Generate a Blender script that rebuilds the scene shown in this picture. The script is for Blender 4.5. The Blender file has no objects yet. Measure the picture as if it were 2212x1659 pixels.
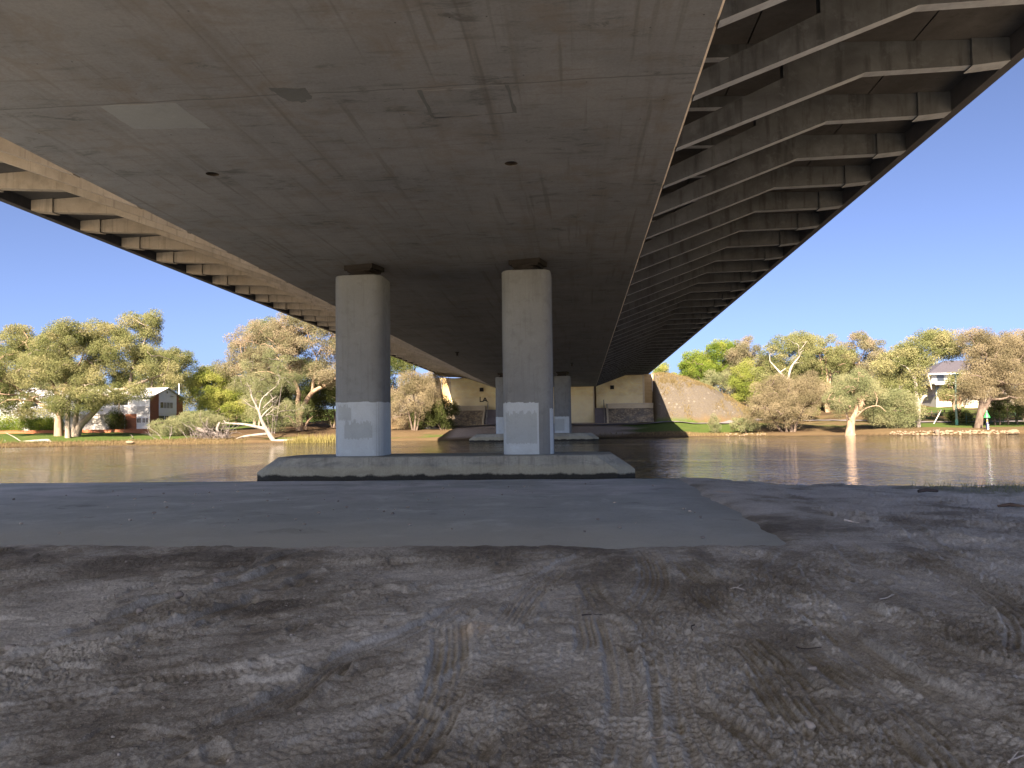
import bpy, bmesh, math, random
import numpy as np
from mathutils import Vector, Matrix

sc = bpy.context.scene
COL = sc.collection
RNG = random.Random(7)
PI = math.pi
R = math.radians

# ------------------------------------------------------------------ camera, sky, sun, exposure
EYE = 1.6
YAW, PITCH, ROLL = 0.0882, math.atan((913.3 - 829.5) / 1665.0), 0.0138
cam = bpy.data.cameras.new('camera')
cam.sensor_width = 36.0
cam.lens = 1665.0 / 2212.0 * 36.0
cam.clip_start = 0.05
cam.clip_end = 3000
cam_o = bpy.data.objects.new('camera', cam)
COL.objects.link(cam_o)
fw = Vector((-math.sin(YAW) * math.cos(PITCH), math.cos(YAW) * math.cos(PITCH), math.sin(PITCH)))
r0 = Vector((math.cos(YAW), math.sin(YAW), 0))
u0 = r0.cross(fw)
rr = math.cos(ROLL) * r0 - math.sin(ROLL) * u0
uu = math.cos(ROLL) * u0 + math.sin(ROLL) * r0
cam_o.matrix_world = Matrix(((rr.x, uu.x, -fw.x, 0), (rr.y, uu.y, -fw.y, 0), (rr.z, uu.z, -fw.z, EYE), (0, 0, 0, 1)))
sc.camera = cam_o

SUN_DIR = Vector((-0.30, -1.40, 1.0)).normalized()          # towards the sun: behind the camera, a little left
SUN_EL = math.asin(SUN_DIR.z)
SUN_AZ = math.atan2(SUN_DIR.x, SUN_DIR.y)
world = bpy.data.worlds.new('World')
sc.world = world
world.use_nodes = True
wn = world.node_tree
sky = wn.nodes.new('ShaderNodeTexSky')
sky.sky_type = 'NISHITA'
sky.sun_disc = False
sky.sun_elevation = SUN_EL
sky.sun_rotation = SUN_AZ
sky.air_density = 0.42
sky.dust_density = 2.0
sky.ozone_density = 9.0
hs = wn.nodes.new('ShaderNodeHueSaturation')
hs.inputs['Saturation'].default_value = 0.93
wn.links.new(sky.outputs[0], hs.inputs['Color'])
wn.links.new(hs.outputs[0], wn.nodes['Background'].inputs[0])
wn.nodes['Background'].inputs[1].default_value = 0.066
sl = bpy.data.lights.new('sun', 'SUN')
sl.energy = 5.0
sl.angle = R(0.53)
sl.color = (1.0, 0.93, 0.82)
so = bpy.data.objects.new('sun', sl)
COL.objects.link(so)
so.rotation_euler = SUN_DIR.to_track_quat('Z', 'Y').to_euler()
sc.view_settings.view_transform = 'Standard'
sc.view_settings.look = 'None'
sc.view_settings.exposure = 2.2
sc.view_settings.use_white_balance = True
sc.view_settings.white_balance_temperature = 7600
sc.view_settings.white_balance_tint = 17
sc.view_settings.gamma = 1.0
sc.cycles.use_denoising = True
sc.cycles.max_bounces = 10
sc.cycles.diffuse_bounces = 6
sc.cycles.blur_glossy = 1.0
sc.cycles.sample_clamp_indirect = 8.0

# ------------------------------------------------------------------ numpy noise
def _h(i, j, seed):
    n = (i.astype(np.int64) * 374761393 + j.astype(np.int64) * 668265263 + seed * 974634777) & 0x7fffffff
    n = ((n ^ (n >> 13)) * 1274126177) & 0x7fffffff
    return (n ^ (n >> 16)) & 0x7fffffff

def pnoise(x, y, seed=0):
    xi, yi = np.floor(x), np.floor(y)
    xf, yf = x - xi, y - yi
    u, v = xf * xf * xf * (xf * (xf * 6 - 15) + 10), yf * yf * yf * (yf * (yf * 6 - 15) + 10)
    def g(di, dj):
        a = _h(xi + di, yi + dj, seed) * (2 * PI / 2147483648.0)
        return np.cos(a) * (xf - di) + np.sin(a) * (yf - dj)
    a = g(0, 0) * (1 - u) + g(1, 0) * u
    b = g(0, 1) * (1 - u) + g(1, 1) * u
    return (a * (1 - v) + b * v) * 1.5

def fbm(x, y, o=4, seed=0, gain=0.5):
    s, a = 0, 1.0
    for k in range(o):
        s = s + a * pnoise(x * 2 ** k + 17.3 * k, y * 2 ** k - 9.1 * k, seed + k)
        a *= gain
    return s

def sstep(a, b, x):
    t = np.clip((x - a) / (b - a), 0, 1)
    return t * t * (3 - 2 * t)

# ------------------------------------------------------------------ mesh + object helpers
class MB:
    """collects boxes, prisms, tubes and strips, and links them as one mesh object"""
    def __init__(s):
        s.v, s.f, s.sm = [], [], []
    def add(s, vs, fs, smooth=False):
        o = len(s.v)
        s.v += [tuple(p) for p in vs]
        for f in fs:
            s.f.append(tuple(i + o for i in f)); s.sm.append(smooth)
        return s
    def box(s, x0, x1, y0, y1, z0, z1, m=None):
        vs = [(x, y, z) for z in (z0, z1) for x, y in ((x0, y0), (x1, y0), (x1, y1), (x0, y1))]
        if m is not None: vs = [m @ Vector(p) for p in vs]
        return s.add(vs, [(3, 2, 1, 0), (4, 5, 6, 7), (0, 1, 5, 4), (1, 2, 6, 5), (2, 3, 7, 6), (3, 0, 4, 7)])
    def loft(s, rings, smooth=False, caps=True):
        n = len(rings[0]); vs = [p for r in rings for p in r]; fs = []
        for k in range(len(rings) - 1):
            for i in range(n):
                j = (i + 1) % n
                fs.append((k * n + i, k * n + j, (k + 1) * n + j, (k + 1) * n + i))
        s.add(vs, fs, smooth)
        if caps:
            s.add(rings[0], [tuple(range(n - 1, -1, -1))]); s.add(rings[-1], [tuple(range(n))])
        return s
    def prism_y(s, poly, y0, y1):
        return s.loft([[(x, y1, z) for x, z in poly], [(x, y0, z) for x, z in poly]])
    def prism_x(s, poly, x0, x1):
        return s.loft([[(x0, y, z) for y, z in poly], [(x1, y, z) for y, z in poly]])
    def prism_z(s, poly, z0, z1):
        return s.loft([[(x, y, z0) for x, y in poly], [(x, y, z1) for x, y in poly]])
    def tube(s, pts, rad, n=7, smooth=True):
        pts = [Vector(p) for p in pts]
        if not hasattr(rad, '__len__'): rad = [rad] * len(pts)
        rings, prev = [], None
        for i, p in enumerate(pts):
            d = (pts[min(i + 1, len(pts) - 1)] - pts[max(i - 1, 0)])
            d = d.normalized() if d.length > 1e-6 else Vector((0, 0, 1))
            a = prev if prev is not None else (Vector((1, 0, 0)) if abs(d.x) < 0.8 else Vector((0, 1, 0)))
            a = (a - d * a.dot(d)).normalized(); prev = a
            b = d.cross(a)
            rings.append([p + (a * math.cos(2 * PI * k / n) + b * math.sin(2 * PI * k / n)) * rad[i] for k in range(n)])
        return s.loft(rings, smooth)
    def grid(s, P, smooth=False):
        nu, nv = len(P), len(P[0])
        return s.add([p for r in P for p in r], [(i * nv + j, (i + 1) * nv + j, (i + 1) * nv + j + 1, i * nv + j + 1) for i in range(nu - 1) for j in range(nv - 1)], smooth)
    def mesh(s, name, mat):
        me = bpy.data.meshes.new(name)
        me.from_pydata(s.v, [], s.f)
        me.polygons.foreach_set('use_smooth', s.sm)
        for m in (mat if isinstance(mat, (list, tuple)) else [mat]): me.materials.append(m)
        me.update()
        return me
    def build(s, name, mat, parent=None, label=None):
        return link(name, s.mesh(name, mat), parent, label)

def link(name, me, parent=None, label=None):
    o = bpy.data.objects.new(name, me)
    COL.objects.link(o)
    if parent is not None: o.parent = parent
    if label: o['label'] = label
    return o

def np_mesh(name, V, F, mat, smooth=True, attrs=None):
    """V (n,3), F (m,k) fixed size faces"""
    me = bpy.data.meshes.new(name)
    n, (m, k) = len(V), F.shape
    me.vertices.add(n); me.vertices.foreach_set('co', V.astype(np.float32).ravel())
    me.loops.add(m * k); me.loops.foreach_set('vertex_index', F.astype(np.int32).ravel())
    me.polygons.add(m); me.polygons.foreach_set('loop_start', np.arange(0, m * k, k, dtype=np.int32))
    me.polygons.foreach_set('use_smooth', np.full(m, smooth))
    me.materials.append(mat)
    me.update(calc_edges=True)
    for an, dom, val in (attrs or []):
        a = me.attributes.new(an, 'FLOAT', dom); a.data.foreach_set('value', val.astype(np.float32))
    me.validate()
    return me

def tag(o, label, cat, group=None, kind=None):
    o['label'] = label; o['category'] = cat
    if group: o['group'] = group
    if kind: o['kind'] = kind
    return o

def thing(name, label, cat, loc=(0, 0, 0), group=None):
    o = bpy.data.objects.new(name, None)
    COL.objects.link(o); o.location = loc; o.empty_display_size = 0.3
    return tag(o, label, cat, group)

def structure(o):
    o['kind'] = 'structure'; return o

# ------------------------------------------------------------------ node helpers
class NT:
    def __init__(s, name):
        s.mat = bpy.data.materials.new(name); s.mat.use_nodes = True
        s.t = s.mat.node_tree; s.t.nodes.clear()
        s.out = s.t.nodes.new('ShaderNodeOutputMaterial')
        s._pos = None
    def n(s, kind, ins=None, **props):
        nd = s.t.nodes.new('ShaderNode' + kind)
        for k, v in props.items(): setattr(nd, k, v)
        for k, v in (ins or {}).items():
            if isinstance(v, bpy.types.NodeSocket): s.t.links.new(v, nd.inputs[k])
            else: nd.inputs[k].default_value = v
        return nd
    @property
    def pos(s):
        if s._pos is None: s._pos = s.n('NewGeometry').outputs['Position']
        return s._pos
    def objpos(s):
        return s.n('TexCoord').outputs['Object']
    def mp(s, scale=(1, 1, 1), rot=(0, 0, 0), loc=(0, 0, 0), vec=None):
        return s.n('Mapping', {'Vector': vec or s.pos, 'Scale': scale, 'Rotation': rot, 'Location': loc}).outputs[0]
    def noise(s, scale=1.0, detail=4.0, rough=0.55, dist=0.0, vec=None):
        return s.n('TexNoise', {'Vector': vec or s.pos, 'Scale': scale, 'Detail': detail, 'Roughness': rough, 'Distortion': dist}).outputs['Fac']
    def voro(s, scale=1.0, vec=None, feature='F1', out='Distance', rnd=1.0):
        return s.n('TexVoronoi', {'Vector': vec or s.pos, 'Scale': scale, 'Randomness': rnd}, feature=feature).outputs[out]
    def rng(s, v, a, b, c=0.0, d=1.0):
        return s.n('MapRange', {'Value': v, 'From Min': a, 'From Max': b, 'To Min': c, 'To Max': d}).outputs[0]
    def math(s, op, a, b=0.0, c=0.0):
        nd = s.n('Math', operation=op)
        for i, v in enumerate((a, b, c)):
            if isinstance(v, bpy.types.NodeSocket): s.t.links.new(v, nd.inputs[i])
            else: nd.inputs[i].default_value = v
        return nd.outputs[0]
    def mix(s, f, a, b, blend='MIX'):
        nd = s.n('Mix', data_type='RGBA', blend_type=blend)
        for k, v in ((0, f), (6, a), (7, b)):
            if isinstance(v, bpy.types.NodeSocket): s.t.links.new(v, nd.inputs[k])
            else: nd.inputs[k].default_value = (tuple(v) + (1,)) if k > 0 and len(v) == 3 else v
        return nd.outputs[2]
    def ramp(s, f, *stops):
        nd = s.n('ValToRGB', {'Fac': f}); cr = nd.color_ramp
        while len(cr.elements) < len(stops): cr.elements.new(0.5)
        for e, (p, c) in zip(cr.elements, stops): e.position = p; e.color = tuple(c) + (1,)
        return nd.outputs[0]
    def attr(s, name):
        return s.n('Attribute', attribute_name=name).outputs['Fac']
    def sep(s, vec=None):
        return s.n('SeparateXYZ', {'Vector': vec or s.pos}).outputs
    def bump(s, h, strength=0.3, dist=0.02, normal=None):
        ins = {'Height': h, 'Strength': strength, 'Distance': dist}
        if normal is not None: ins['Normal'] = normal
        return s.n('Bump', ins).outputs[0]
    def done(s, col, rough=0.85, normal=None, spec=0.3, metal=0.0):
        p = s.n('BsdfPrincipled', {'Base Color': (tuple(col) + (1,)) if isinstance(col, (tuple, list)) else col, 'Roughness': rough, 'Metallic': metal, 'Specular IOR Level': spec})
        if normal is not None: s.t.links.new(normal, p.inputs['Normal'])
        s.t.links.new(p.outputs[0], s.out.inputs[0])
        return s.mat

def m_plain(name, col, rough=0.7, var=0.15, scale=3.0, bump=0.0, spec=0.3, metal=0.0):
    t = NT(name)
    f = t.noise(scale, 4, 0.6)
    a = tuple(c * (1 - var) for c in col); b = tuple(min(1, c * (1 + var)) for c in col)
    c = t.mix(t.rng(f, 0.3, 0.7), a, b)
    nb = t.bump(t.noise(scale * 12, 3), bump, 0.01) if bump else None
    return t.done(c, rough, nb, spec, metal)

def m_concrete(name, base, stain, amt=0.6, warm=None, streak=None, bump=0.25):
    """weathered concrete: blotches, fine grain, pinholes, and optional drip streaks down faces"""
    t = NT(name)
    big = t.noise(0.45, 5, 0.6, 0.4)
    mid = t.noise(2.2, 6, 0.65, 0.3)
    fine = t.noise(22.0, 4, 0.7)
    c = t.mix(t.rng(big, 0.35, 0.68, 0, amt), base, stain)
    c = t.mix(t.rng(mid, 0.52, 0.72, 0, 0.5 * amt), c, tuple(v * 0.55 for v in stain))
    c = t.mix(t.rng(mid, 0.42, 0.26, 0, 0.35), c, tuple(min(1, v * 1.35) for v in base))
    if warm: c = t.mix(t.rng(t.noise(0.8, 4, 0.6, 0.0, t.mp(loc=(9, 4, 2))), 0.5, 0.72, 0, 0.6), c, warm)
    if streak:
        sv = t.noise(1.0, 4, 0.6, 0.0, t.mp(scale=(7.0, 7.0, 0.35)))
        c = t.mix(t.rng(sv, 0.53, 0.68, 0, streak), c, tuple(v * 0.42 for v in stain))
    c = t.mix(t.rng(fine, 0.35, 0.65, 0.0, 0.25), c, tuple(v * 0.6 for v in base))
    pores = t.rng(t.voro(9.0), 0.035, 0.06, 1.0, 0.0)
    c = t.mix(t.math('MULTIPLY', pores, 0.5), c, (0.05, 0.045, 0.04))
    nb = t.bump(t.math('ADD', t.math('MULTIPLY', mid, 0.6), fine), bump, 0.012)
    return t.done(c, 0.88, nb, 0.25)

M = {}
def materials():
    # soffit: boards across the bridge, long brownish streaks along it, pour joints every 16.2 m
    t = NT('soffit_concrete')
    x, y, z = t.sep()
    blot = t.noise(0.35, 5, 0.6, 0.5)
    across = t.noise(1.0, 5, 0.65, 0.2, t.mp(scale=(0.7, 5.5, 1)))
    along = t.noise(1.0, 4, 0.55, 0.0, t.mp(scale=(2.3, 0.10, 1), loc=(3, 0.4, 0)))
    along2 = t.noise(1.0, 3, 0.55, 0.0, t.mp(scale=(4.5, 0.16, 1), loc=(11, 2, 0)))
    fine = t.noise(16, 4, 0.7)
    c = t.mix(t.rng(blot, 0.33, 0.68), (0.219, 0.245, 0.279), (0.164, 0.188, 0.219))
    c = t.mix(t.rng(across, 0.55, 0.72, 0, 0.5), c, (0.0989, 0.113, 0.131))
    c = t.mix(t.rng(across, 0.44, 0.30, 0, 0.30), c, (0.239, 0.279, 0.323))
    c = t.mix(t.rng(along, 0.56, 0.74, 0, 0.42), c, (0.119, 0.113, 0.109))
    c = t.mix(t.rng(along2, 0.60, 0.70, 0, 0.45), c, (0.0841, 0.0879, 0.0945))
    c = t.mix(t.rng(along, 0.42, 0.30, 0, 0.35), c, (0.229, 0.263, 0.305))
    c = t.mix(t.rng(fine, 0.4, 0.7, 0, 0.22), c, (0.0596, 0.0672, 0.0753))
    # rubbed dark blotches
    bl = t.math('MULTIPLY', t.rng(t.noise(2.2, 6, 0.75, 0.6, t.mp(scale=(0.5, 1.3, 1))), 0.54, 0.64), t.rng(blot, 0.46, 0.58))
    c = t.mix(t.rng(t.noise(0.9, 6, 0.7, 0.4, t.mp(loc=(5, 9, 0))), 0.5, 0.68, 0, 0.45), c, (0.147, 0.13, 0.115))
    c = t.mix(t.math('MULTIPLY', bl, 0.8), c, (0.0745, 0.0862, 0.0981))
    # pour joints
    wob = t.math('MULTIPLY', t.math('SUBTRACT', t.noise(0.6, 4, 0.6), 0.5), 0.22)
    yy = t.math('ADD', t.math('DIVIDE', t.math('ADD', t.math('SUBTRACT', y, 15.12), wob), 16.2), 20.5)
    d = t.math('MULTIPLY', t.math('ABSOLUTE', t.math('SUBTRACT', t.math('FRACT', yy), 0.5)), 16.2)
    c = t.mix(t.rng(d, 0.012, 0.035, 0.6, 0), c, (0.0596, 0.0645, 0.0713))
    sgn = t.math('SUBTRACT', t.math('FRACT', yy), 0.5)
    lip = t.math('MULTIPLY', t.rng(sgn, 0.0, 0.012, 1.0, 0.0), t.math('GREATER_THAN', sgn, 0.0))
    c = t.mix(t.math('MULTIPLY', lip, 0.30), c, (0.224, 0.256, 0.293))
    pores = t.rng(t.voro(2.2), 0.03, 0.05, 0.8, 0.0)
    c = t.mix(pores, c, (0.0249, 0.0275, 0.0301))
    M['soffit'] = t.done(c, 0.8, t.bump(t.math('ADD', across, t.math('MULTIPLY', fine, 0.4)), 0.22, 0.012), 0.3)
    M['patch_pale'] = m_concrete('repair_mortar_pale', (0.253, 0.297, 0.336), (0.216, 0.252, 0.288), 0.5)
    M['patch_dark'] = m_concrete('repair_mortar_dark', (0.126, 0.147, 0.165), (0.0912, 0.107, 0.12), 0.6)
    M['rib'] = m_concrete('rib_concrete', (0.38, 0.355, 0.32), (0.255, 0.237, 0.215), 0.7, (0.30, 0.25, 0.18), streak=0.35)
    t = NT('rib_concrete_weathered_shaded')
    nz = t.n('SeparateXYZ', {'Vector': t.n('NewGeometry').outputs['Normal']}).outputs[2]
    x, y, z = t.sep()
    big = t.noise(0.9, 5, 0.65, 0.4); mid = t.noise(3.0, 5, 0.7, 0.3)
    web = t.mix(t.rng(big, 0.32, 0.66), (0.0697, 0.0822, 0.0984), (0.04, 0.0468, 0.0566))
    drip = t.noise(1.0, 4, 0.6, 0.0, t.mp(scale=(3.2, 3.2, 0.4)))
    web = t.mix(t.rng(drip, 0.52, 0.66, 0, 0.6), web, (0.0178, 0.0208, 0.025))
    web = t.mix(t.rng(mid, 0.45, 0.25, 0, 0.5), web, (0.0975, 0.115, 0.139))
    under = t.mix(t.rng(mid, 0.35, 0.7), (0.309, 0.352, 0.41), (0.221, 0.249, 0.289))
    c = t.mix(t.rng(nz, -0.5, -0.85), web, under)  # light from below painted in: pale undersides, webs darker beyond their stains
    M['rib'] = t.done(c, 0.9, t.bump(t.noise(14, 4, 0.7), 0.25, 0.012), 0.2)
    M['rib_lit'] = m_concrete('rib_concrete_lit', (0.34, 0.325, 0.295), (0.215, 0.205, 0.185), 0.8, (0.30, 0.27, 0.22), streak=0.4)  # paler, warmer left ribs: light reflected off the water put into the colour
    M['chamfer'] = m_plain('edge_chamfer', (0.50, 0.46, 0.40), 0.8, 0.15, 2.0)
    t = NT('deck_panel_concrete')
    b1 = t.noise(0.8, 5, 0.6, 0.3)
    c = t.mix(t.rng(b1, 0.35, 0.66), (0.081, 0.0838, 0.0885), (0.048, 0.0495, 0.0525))
    c = t.mix(t.rng(t.noise(5, 5, 0.7), 0.52, 0.7, 0, 0.5), c, (0.036, 0.0363, 0.0375))
    M['deck'] = t.done(c, 0.9, t.bump(t.noise(18, 3), 0.2, 0.01), 0.2)
    M['edge'] = m_plain('edge_beam_paint', (0.055, 0.058, 0.068), 0.6, 0.2, 2.5, 0.1)
    # pier column and pile cap
    M['column'] = m_concrete('column_concrete', (0.224, 0.258, 0.263), (0.172, 0.195, 0.201), 0.85, streak=0.22)
    M['paint'] = m_concrete('graffiti_cover_paint', (0.515, 0.615, 0.645), (0.442, 0.53, 0.551), 0.5, bump=0.12)
    M['paint2'] = m_concrete('older_cover_paint', (0.396, 0.472, 0.489), (0.368, 0.435, 0.447), 0.5, bump=0.12)
    t = NT('pile_cap_concrete')
    x, y, z = t.sep()
    wob = t.math('MULTIPLY', t.math('SUBTRACT', t.noise(1.6, 5, 0.65), 0.5), 0.35)
    zz = t.math('ADD', z, wob)
    c = t.mix(t.rng(t.noise(0.7, 5, 0.65, 0.4), 0.4, 0.62), (0.402, 0.409, 0.343), (0.288, 0.296, 0.253))
    c = t.mix(t.rng(t.noise(1.0, 5, 0.65, 0.6, t.mp(scale=(0.7, 1, 1.9))), 0.53, 0.64, 0, 0.65), c, (0.175, 0.181, 0.161))
    c = t.mix(t.rng(t.noise(6.0, 4, 0.6, 0.0, t.mp(scale=(1, 1, 0.12))), 0.55, 0.7, 0, 0.4), c, (0.113, 0.114, 0.0992))
    c = t.mix(t.rng(zz, 0.02, -0.12, 0, 0.55), c, (0.437, 0.409, 0.279))
    c = t.mix(t.rng(zz, -0.35, -0.42, 0, 1), c, (0.0349, 0.0352, 0.0288))
    c = t.mix(t.rng(t.noise(14, 4, 0.7), 0.4, 0.7, 0, 0.25), c, (0.105, 0.105, 0.0902))
    M['cap'] = t.done(c, 0.88, t.bump(t.noise(9, 5, 0.7), 0.3, 0.02), 0.25)
    M['bearing'] = m_plain('bearing_steel', (0.009, 0.009, 0.009), 0.65, 0.4, 6.0, 0.2)
    M['hole'] = m_plain('drain_hole_shade', (0.03, 0.027, 0.025), 0.9, 0.2)  # near-black tube paints in the shade inside the drain holes
    # abutment brick and ribbed walls
    t = NT('abutment_block_wall')
    x, y, z = t.sep()
    bk = t.n('TexBrick', {'Vector': t.n('CombineXYZ', {'X': x, 'Y': z, 'Z': 0.0}).outputs[0], 'Color1': (0.8, 0.8, 0.525, 1), 'Color2': (0.8, 0.735, 0.394, 1), 'Mortar': (0.709, 0.551, 0.341, 1), 'Scale': 1.0, 'Mortar Size': 0.02, 'Brick Width': 0.42, 'Row Height': 0.2}).outputs['Color']
    c = t.mix(t.rng(t.noise(0.5, 5, 0.6), 0.4, 0.68, 0, 0.55), bk, (0.473, 0.367, 0.225))
    pale = t.rng(t.math('ADD', z, t.math('MULTIPLY', t.noise(1.3, 3), 0.4)), 5.85, 5.75)
    c = t.mix(t.math('MULTIPLY', pale, 0.45), c, (0.8, 0.737, 0.512))
    M['abut'] = t.done(c, 0.9, t.bump(t.noise(10, 4), 0.3, 0.02), 0.2)
    t = NT('wing_wall_courses')
    x, y, z = t.sep()
    cz = t.math('FRACT', t.math('MULTIPLY', z, 1 / 0.22))
    c = t.mix(t.rng(t.noise(1.0, 4), 0.35, 0.65), (0.525, 0.393, 0.207), (0.43, 0.305, 0.153))
    c = t.mix(t.rng(cz, 0.75, 0.85, 0, 0.8), c, (0.168, 0.12, 0.0655))
    M['wing'] = t.done(c, 0.9, t.bump(cz, 0.4, 0.03), 0.2)
    M['ledge'] = m_concrete('ledge_concrete', (0.586, 0.517, 0.371), (0.445, 0.384, 0.265), 0.5)
    t = NT('stone_pitching')
    vv = t.n('TexVoronoi', {'Vector': t.pos, 'Scale': 2.6})
    c = t.mix(t.rng(vv.outputs['Distance'], 0.1, 0.55), (0.42, 0.345, 0.224), (0.166, 0.139, 0.106))
    c = t.mix(t.rng(t.n('SeparateColor', {'Color': vv.outputs['Color']}).outputs[0], 0.0, 1.0, 0, 0.5), c, (0.535, 0.437, 0.286))
    c = t.mix(t.rng(t.noise(0.7, 4, 0.6), 0.5, 0.62, 0, 0.6), c, (0.128, 0.126, 0.125))
    M['pitch'] = t.done(c, 0.92, t.bump(vv.outputs['Distance'], 0.9, 0.08), 0.2)
    M['white_pipe'] = m_plain('white_pipe', (0.546, 0.533, 0.503), 0.5, 0.05)
    M['black'] = m_plain('black_paint', (0.014, 0.0144, 0.0163), 0.6, 0.2)
    M['steel'] = m_plain('galvanised_rail', (0.294, 0.295, 0.281), 0.45, 0.1, 4, 0, 0.5, 0.6)

    # sandy ground
    t = NT('damp_sand')
    dm = t.attr('damp_and_bounce')
    f1 = t.noise(5.0, 6, 0.7)
    f2 = t.noise(38.0, 6, 0.8)
    f3 = t.noise(1.1, 5, 0.65, 0.4)
    dmp = t.math('ADD', dm, t.math('MULTIPLY', t.math('SUBTRACT', f1, 0.5), 0.9))
    dmp = t.math('ADD', dmp, t.math('MULTIPLY', t.math('SUBTRACT', f3, 0.5), 0.5))
    dmp = t.math('ADD', dmp, t.math('MULTIPLY', t.math('SUBTRACT', t.noise(13.0, 6, 0.78), 0.5), 0.85))
    c = t.ramp(dmp, (0.0, (0.70, 0.68, 0.60)), (0.34, (0.55, 0.525, 0.45)), (0.62, (0.33, 0.30, 0.24)), (1.0, (0.15, 0.13, 0.10)))
    c = t.mix(t.rng(f2, 0.42, 0.68, 0, 0.75), c, (0.15, 0.13, 0.108))
    c = t.mix(t.rng(t.noise(95.0, 3, 0.7), 0.55, 0.70, 0, 0.5), c, (0.70, 0.68, 0.60))
    pb = t.math('MULTIPLY', t.rng(t.voro(26.0), 0.10, 0.16, 1, 0), t.rng(f1, 0.5, 0.6))
    c = t.mix(t.math('MULTIPLY', pb, 0.6), c, (0.36, 0.33, 0.29))
    c = t.mix(t.rng(dm, -0.08, -0.30), c, t.mix(t.rng(f3, 0.3, 0.7), (0.78, 0.60, 0.38), (0.66, 0.49, 0.30)))  # driest sand, pale and warm; the unseen bank uses it to bounce light
    gr = t.attr('grass')
    c = t.mix(gr, c, t.mix(t.rng(f2, 0.3, 0.7), (0.06, 0.07, 0.03), (0.14, 0.14, 0.07)))
    nb = t.bump(t.math('ADD', t.math('MULTIPLY', f1, 0.5), t.math('ADD', t.math('MULTIPLY', f2, 0.35), t.math('MULTIPLY', pb, 0.3))), 1.0, 0.05)
    M['sand'] = t.done(c, 0.92, nb, 0.2)
    # asphalt
    t = NT('dusty_asphalt')
    x, y, z = t.sep()
    f1 = t.noise(0.7, 6, 0.65, 0.5)
    f2 = t.noise(0.8, 6, 0.68, 0.5, t.mp(scale=(1.0, 1.0, 1)))
    f3 = t.noise(60, 3, 0.7)
    c = t.mix(t.rng(f1, 0.35, 0.65), (0.367, 0.403, 0.383), (0.465, 0.51, 0.481))
    c = t.mix(t.rng(f2, 0.54, 0.66, 0, 0.5), c, (0.675, 0.747, 0.703))
    c = t.mix(t.rng(f2, 0.40, 0.33, 0, 0.75), c, (0.225, 0.235, 0.215))
    dust = t.math('MULTIPLY', t.rng(t.noise(0.45, 6, 0.7, 0.6, t.mp(scale=(0.8, 1.3, 1), loc=(4, 2, 0))), 0.44, 0.60), t.rng(y, 14.5, 19.5))
    c = t.mix(t.math('MULTIPLY', dust, 0.75), c, (0.68, 0.68, 0.68))
    c = t.mix(t.rng(t.noise(9.0, 5, 0.75), 0.56, 0.70, 0, 0.45), c, (0.16, 0.15, 0.145))
    edge = t.math('ADD', y, t.math('MULTIPLY', t.math('SUBTRACT', t.noise(0.5, 5, 0.7), 0.5), 3.5))
    c = t.mix(t.rng(edge, 13.2, 10.6, 0, 0.75), c, (0.51, 0.513, 0.43))
    edgx = t.math('ADD', x, t.math('MULTIPLY', t.math('SUBTRACT', t.noise(0.6, 5, 0.7), 0.5), 2.0))
    c = t.mix(t.rng(edgx, 1.7, 2.5, 0, 0.6), c, (0.33, 0.336, 0.282))
    c = t.mix(t.rng(f3, 0.4, 0.75, 0, 0.35), c, (0.21, 0.231, 0.219))
    sp = t.math('MULTIPLY', t.rng(t.voro(5.0), 0.035, 0.05, 1, 0), 0.8)
    c = t.mix(sp, c, (0.63, 0.638, 0.516))
    M['asphalt'] = t.done(c, 0.85, t.bump(t.math('ADD', f3, f2), 0.3, 0.01), 0.25)
    # river
    t = NT('river_water')
    w1 = t.noise(0.9, 3, 0.55, 0.6, t.mp(scale=(0.75, 1.15, 1), rot=(0, 0, 0.3)))
    w2 = t.noise(2.8, 3, 0.6, 0.4, t.mp(scale=(0.8, 1.2, 1), rot=(0, 0, -0.2)))
    calm = t.rng(t.noise(0.035, 3, 0.6, 0.8, t.mp(scale=(0.6, 1.6, 1))), 0.38, 0.62, 0.45, 1.0)
    h = t.math('MULTIPLY', t.math('ADD', t.math('MULTIPLY', w1, 1.0), t.math('MULTIPLY', w2, 0.65)), calm)
    h = t.math('MULTIPLY', t.math('POWER', t.math('ADD', h, 0.0), 2.2), 1.0)
    nb = t.bump(h, 1.0, 0.13)
    p = t.n('BsdfPrincipled', {'Base Color': (0.045, 0.037, 0.025, 1), 'Roughness': 0.05, 'IOR': 1.45, 'Normal': nb})
    t.t.links.new(p.outputs[0], t.out.inputs[0]); M['water'] = t.mat
    # far bank
    t = NT('far_bank_soil')
    f1 = t.noise(0.35, 6, 0.7); f2 = t.noise(2.5, 5, 0.7); f3 = t.noise(7, 4, 0.7)
    earth = t.mix(t.rng(f1, 0.35, 0.65), (0.132, 0.0924, 0.0483), (0.108, 0.0714, 0.0378))
    earth = t.mix(t.rng(f2, 0.5, 0.7, 0, 0.55), earth, (0.096, 0.0756, 0.0336))
    lawn = t.mix(t.rng(f2, 0.3, 0.7), (0.048, 0.084, 0.0168), (0.076, 0.103, 0.0252))
    lawn = t.mix(t.rng(f1, 0.55, 0.7, 0, 0.6), lawn, (0.132, 0.113, 0.042))
    g = t.rng(t.math('ADD', t.attr('grass'), t.math('MULTIPLY', t.math('SUBTRACT', f2, 0.5), 0.7)), 0.35, 0.65)
    c = t.mix(g, earth, lawn)
    vv = t.n('TexVoronoi', {'Vector': t.pos, 'Scale': 1.5})
    st = t.mix(t.rng(f3, 0.3, 0.7), (0.122, 0.105, 0.0819), (0.0777, 0.0661, 0.053))
    st = t.mix(t.rng(f2, 0.52, 0.66, 0, 0.7), st, (0.111, 0.0897, 0.053))
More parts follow.
